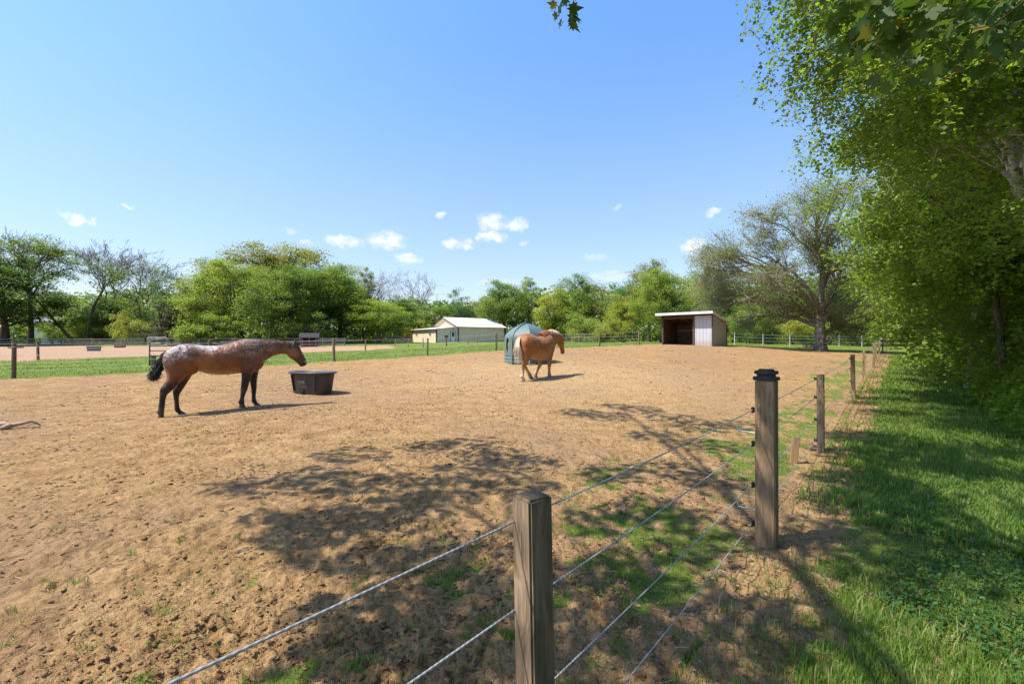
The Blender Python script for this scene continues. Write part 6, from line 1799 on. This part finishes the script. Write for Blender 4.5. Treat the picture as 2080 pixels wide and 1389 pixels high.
# ---- the maple the photographer stands under: its boughs shade the foreground and dip into view at the top
MAPLE_T = [(0, 0), (.08, .20), (.30, .16), (.22, .34), (.50, .46), (.30, .50), (.34, .66), (.16, .60), (0, 1.0), (-.16, .60), (-.34, .66), (-.30, .50), (-.50, .46), (-.22, .34), (-.30, .16), (-.08, .20)]
def maple():
    rng = np.random.default_rng(101)
    blobs = [(720, 925, .50), (625, 972, .45), (555, 990, .40), (690, 985, .5), (790, 990, .5), (880, 905, .45), (955, 900, .45), (1000, 925, .5), (960, 960, .5), (1060, 945, .5), (1055, 990, .45), (930, 1000, .45), (850, 1010, .42), (770, 1050, .42), (650, 1060, .36), (710, 1072, .4),
             (850, 1055, .36), (585, 1105, .30), (640, 1100, .33), (750, 1145, .26), (900, 1130, .28), (810, 1215, .3), (900, 1250, .32), (960, 1290, .30), (850, 1320, .32), (760, 1300, .26), (1010, 1225, .3), (1000, 1330, .3), (690, 1250, .24), (740, 1340, .24), (660, 1330, .2), (880, 1375, .24), (930, 1180, .24), (820, 1150, .22), (980, 1385, .24), (560, 1060, .24), (1100, 1150, .3), (480, 985, .3), (690, 1140, .22),
             (1180, 838, .5), (1240, 846, .55), (1310, 832, .5), (1260, 826, .4), (1375, 850, .55), (1330, 884, .5), (1420, 868, .5), (1490, 862, .5), (1440, 905, .5), (1250, 965, .42), (1350, 955, .4), (1460, 985, .45), (1310, 1045, .4), (1400, 1060, .4), (1230, 1060, .34), (1190, 1180, .30), (1280, 1150, .34), (1450, 1110, .4), (1380, 1180, .34), (1300, 1290, .3), (1180, 1300, .3), (1120, 1370, .3), (1520, 1290, .4), (1450, 1340, .36), (1620, 1280, .4)]
    C = []
    def lift(gx, gy, hmin=6.4, ex=0.5):
        h = hmin
        for _ in range(60):                                   # raise along the sunbeam until the bough clears the top of the view
            cx_, cy_ = gx + SDIR[0] * h / TAN, gy + SDIR[1] * h / TAN
            if cy_ < .6 or h - ex - EYE > .84 * (cy_ + ex): break
            h += .2
        return (cx_, cy_, h)
    for (px, py, r) in blobs:
        gx, gy = ground_hit(px, py); c = lift(gx, gy, 6.6 + .9 * rng.random())
        C.append((*c, r))
    # boughs over the path and the grass on the right, with sunny gaps
    n = 0
    while n < 84:
        d = 1.0 + 15 * rng.random() ** 1.3; s = -(.2 + 5.0 * rng.random())
        gx = 0.08 + (d - 1.37) * .845 + s * FN[0]; gy = d + s * FN[1]
        if fbm(np.array([gx * .55]), np.array([gy * .8]), 57, 2)[0] < .02: continue
        C.append((*lift(gx, gy, 6.2 + 1.5 * rng.random()), .42 + .2 * rng.random())); n += 1
    C = np.array(C)
    gxy = C[:, :2] - SDIR[None] * (C[:, 2] / TAN)[:, None]          # where each bough's shade lands
    tt = np.clip((gxy[:, 0] - .0) / .85, 0, 1)
    C = C[np.hypot(gxy[:, 0] - (.02 + .85 * tt), gxy[:, 1] - (1.35 + .2 * tt)) > .62]
    # the low bough at the upper right, seen in the picture, and the tip hanging down at the top
    low = [((px - CX) / F * d, d, EYE + (CY - py) / F * d, r) for px, py, d, r in
           ((1740, 60, 2.7, .17), (1770, 20, 2.9, .2), (1810, 80, 2.8, .2), (1860, 40, 3.0, .22), (1900, 70, 2.7, .2), (1950, 40, 2.9, .22), (1990, 75, 2.8, .2), (2050, 50, 2.9, .22), (2090, 90, 2.8, .2), (1830, -30, 3.0, .22), (1950, -40, 3.0, .22), (2080, -40, 2.9, .25), (1720, -20, 2.9, .16), (1150, 16, 3.1, .062), (1150, -60, 3.1, .12))]
    low = np.array(low)
    root = np.array([-3.2, -4.5, 0.0]); root[2] = gz(root[0], root[1])
    g = Geo()
    t = np.linspace(0, 1, 10)
    ax = np.stack([root[0] + .6 * t, root[1] + .9 * t, root[2] - .3 + 11.5 * t], 1); rr = .38 * (1 - .7 * t); rr[0] *= 1.3
    V, Q = tube_np(ax, rr, 14); g.add(V, Q)
    P0, P1, R0, R1 = [], [], [], []
    A = C[:, :3]
    idx = [0]; dm = np.linalg.norm(A - A[0], axis=1)
    while len(idx) < 13:
        k = int(np.argmax(dm)); idx.append(k); dm = np.minimum(dm, np.linalg.norm(A - A[k], axis=1))
    own = np.argmin(np.linalg.norm(A[:, None] - A[idx][None], axis=2), 1)
    def limb(a, e, ra, bow):
        c_ = a + (e - a) * .5 + np.array([0, 0, bow]); B = bez(a, c_, e, 12)
        rl = np.linspace(ra, .022, 12); V, Q = tube_np(B, rl, 7); g.add(V, Q)
        return B, rl
    for li in range(len(idx)):
        mem = A[own == li]; e = mem.mean(0); a = ax[rng.integers(4, 9)]
        B, rl = limb(a, e, .05, 1.6)
        for m_ in mem:
            k = rng.integers(5, 12); mid = (B[k] + m_) / 2 + np.array([0, 0, .25])
            P0 += [B[k], mid]; P1 += [mid, m_]; R0 += [.02, .014]; R1 += [.014, .006]
    e = low[:13, :3].mean(0) + np.array([.3, .0, .15])
    B, rl = limb(ax[4], e + np.array([.6, -.3, .25]), .09, 1.2)
    for m_ in low[:13, :3]:
        s0 = B[rng.integers(8, 12)]; mid = (s0 + m_) / 2 + rng.normal(size=3) * .06
        P0 += [s0, mid]; P1 += [mid, m_]; R0 += [.011, .007]; R1 += [.007, .003]
    tip = low[13, :3]; s0 = ax[7]; mid = tip + np.array([-.25, -.8, 1.6])
    P0 += [s0, mid]; P1 += [mid, tip]; R0 += [.04, .014]; R1 += [.014, .003]
    V, Q = prisms(np.array(P0), np.array(P1), np.array(R0), np.array(R1), 5); g.add(V, Q)
    r = empty('maple_tree', tuple(root), 0, 'overhanging maple whose large lobed leaves hang in at the top', 'tree')
    me = g.mesh('maple_wood', B_DARK, True); me.transform(Matrix.Translation(-Vector(root))); obj_from('trunk', me, r)
    pts, size = [], []
    for row in C:
        k = int(74 * (row[3] / .42) ** 1.8) + 12
        off = rng.normal(size=(k, 3)); off /= np.maximum(1, np.linalg.norm(off, axis=1, keepdims=True) / 1.5)
        pts.append(row[:3] + off * row[3] * .62 * np.array([1, 1, .6])); size.append(.12 + .07 * rng.random(k))
    for j, row in enumerate(low):
        k = 30 if j < 13 else (16 if j == 13 else 22)
        off = rng.normal(size=(k, 3)); off /= np.maximum(1, np.linalg.norm(off, axis=1, keepdims=True) / 1.4)
        pts.append(row[:3] + off * row[3] * .75); size.append((.085 + .065 * rng.random(k)) * (.85 if j >= 13 else 1))
    P = np.concatenate(pts); S = np.concatenate(size)[:, None]; n = len(P)
    N = unit(rng.normal(size=(n, 3)) * .8 + np.array([0, 0, .7])); D = unit(rng.normal(size=(n, 3)) + np.array([0, 0, -1.1])); D = unit(D - N * np.sum(D * N, 1, keepdims=True)); X = np.cross(D, N)
    Tm = np.array(MAPLE_T)
    V = P[:, None] + X[:, None] * (Tm[None, :, 0, None] * S[:, None]) + D[:, None] * (Tm[None, :, 1, None] * S[:, None]) + N[:, None] * (np.abs(Tm[None, :, 0, None]) * -.25 * S[:, None])
    me = np_mesh('maple_leaves', V.reshape(-1, 3) - root, [np.arange(n * 16).reshape(n, 16)], L_MAPLE)
    obj_from('crown', me, r)
maple()
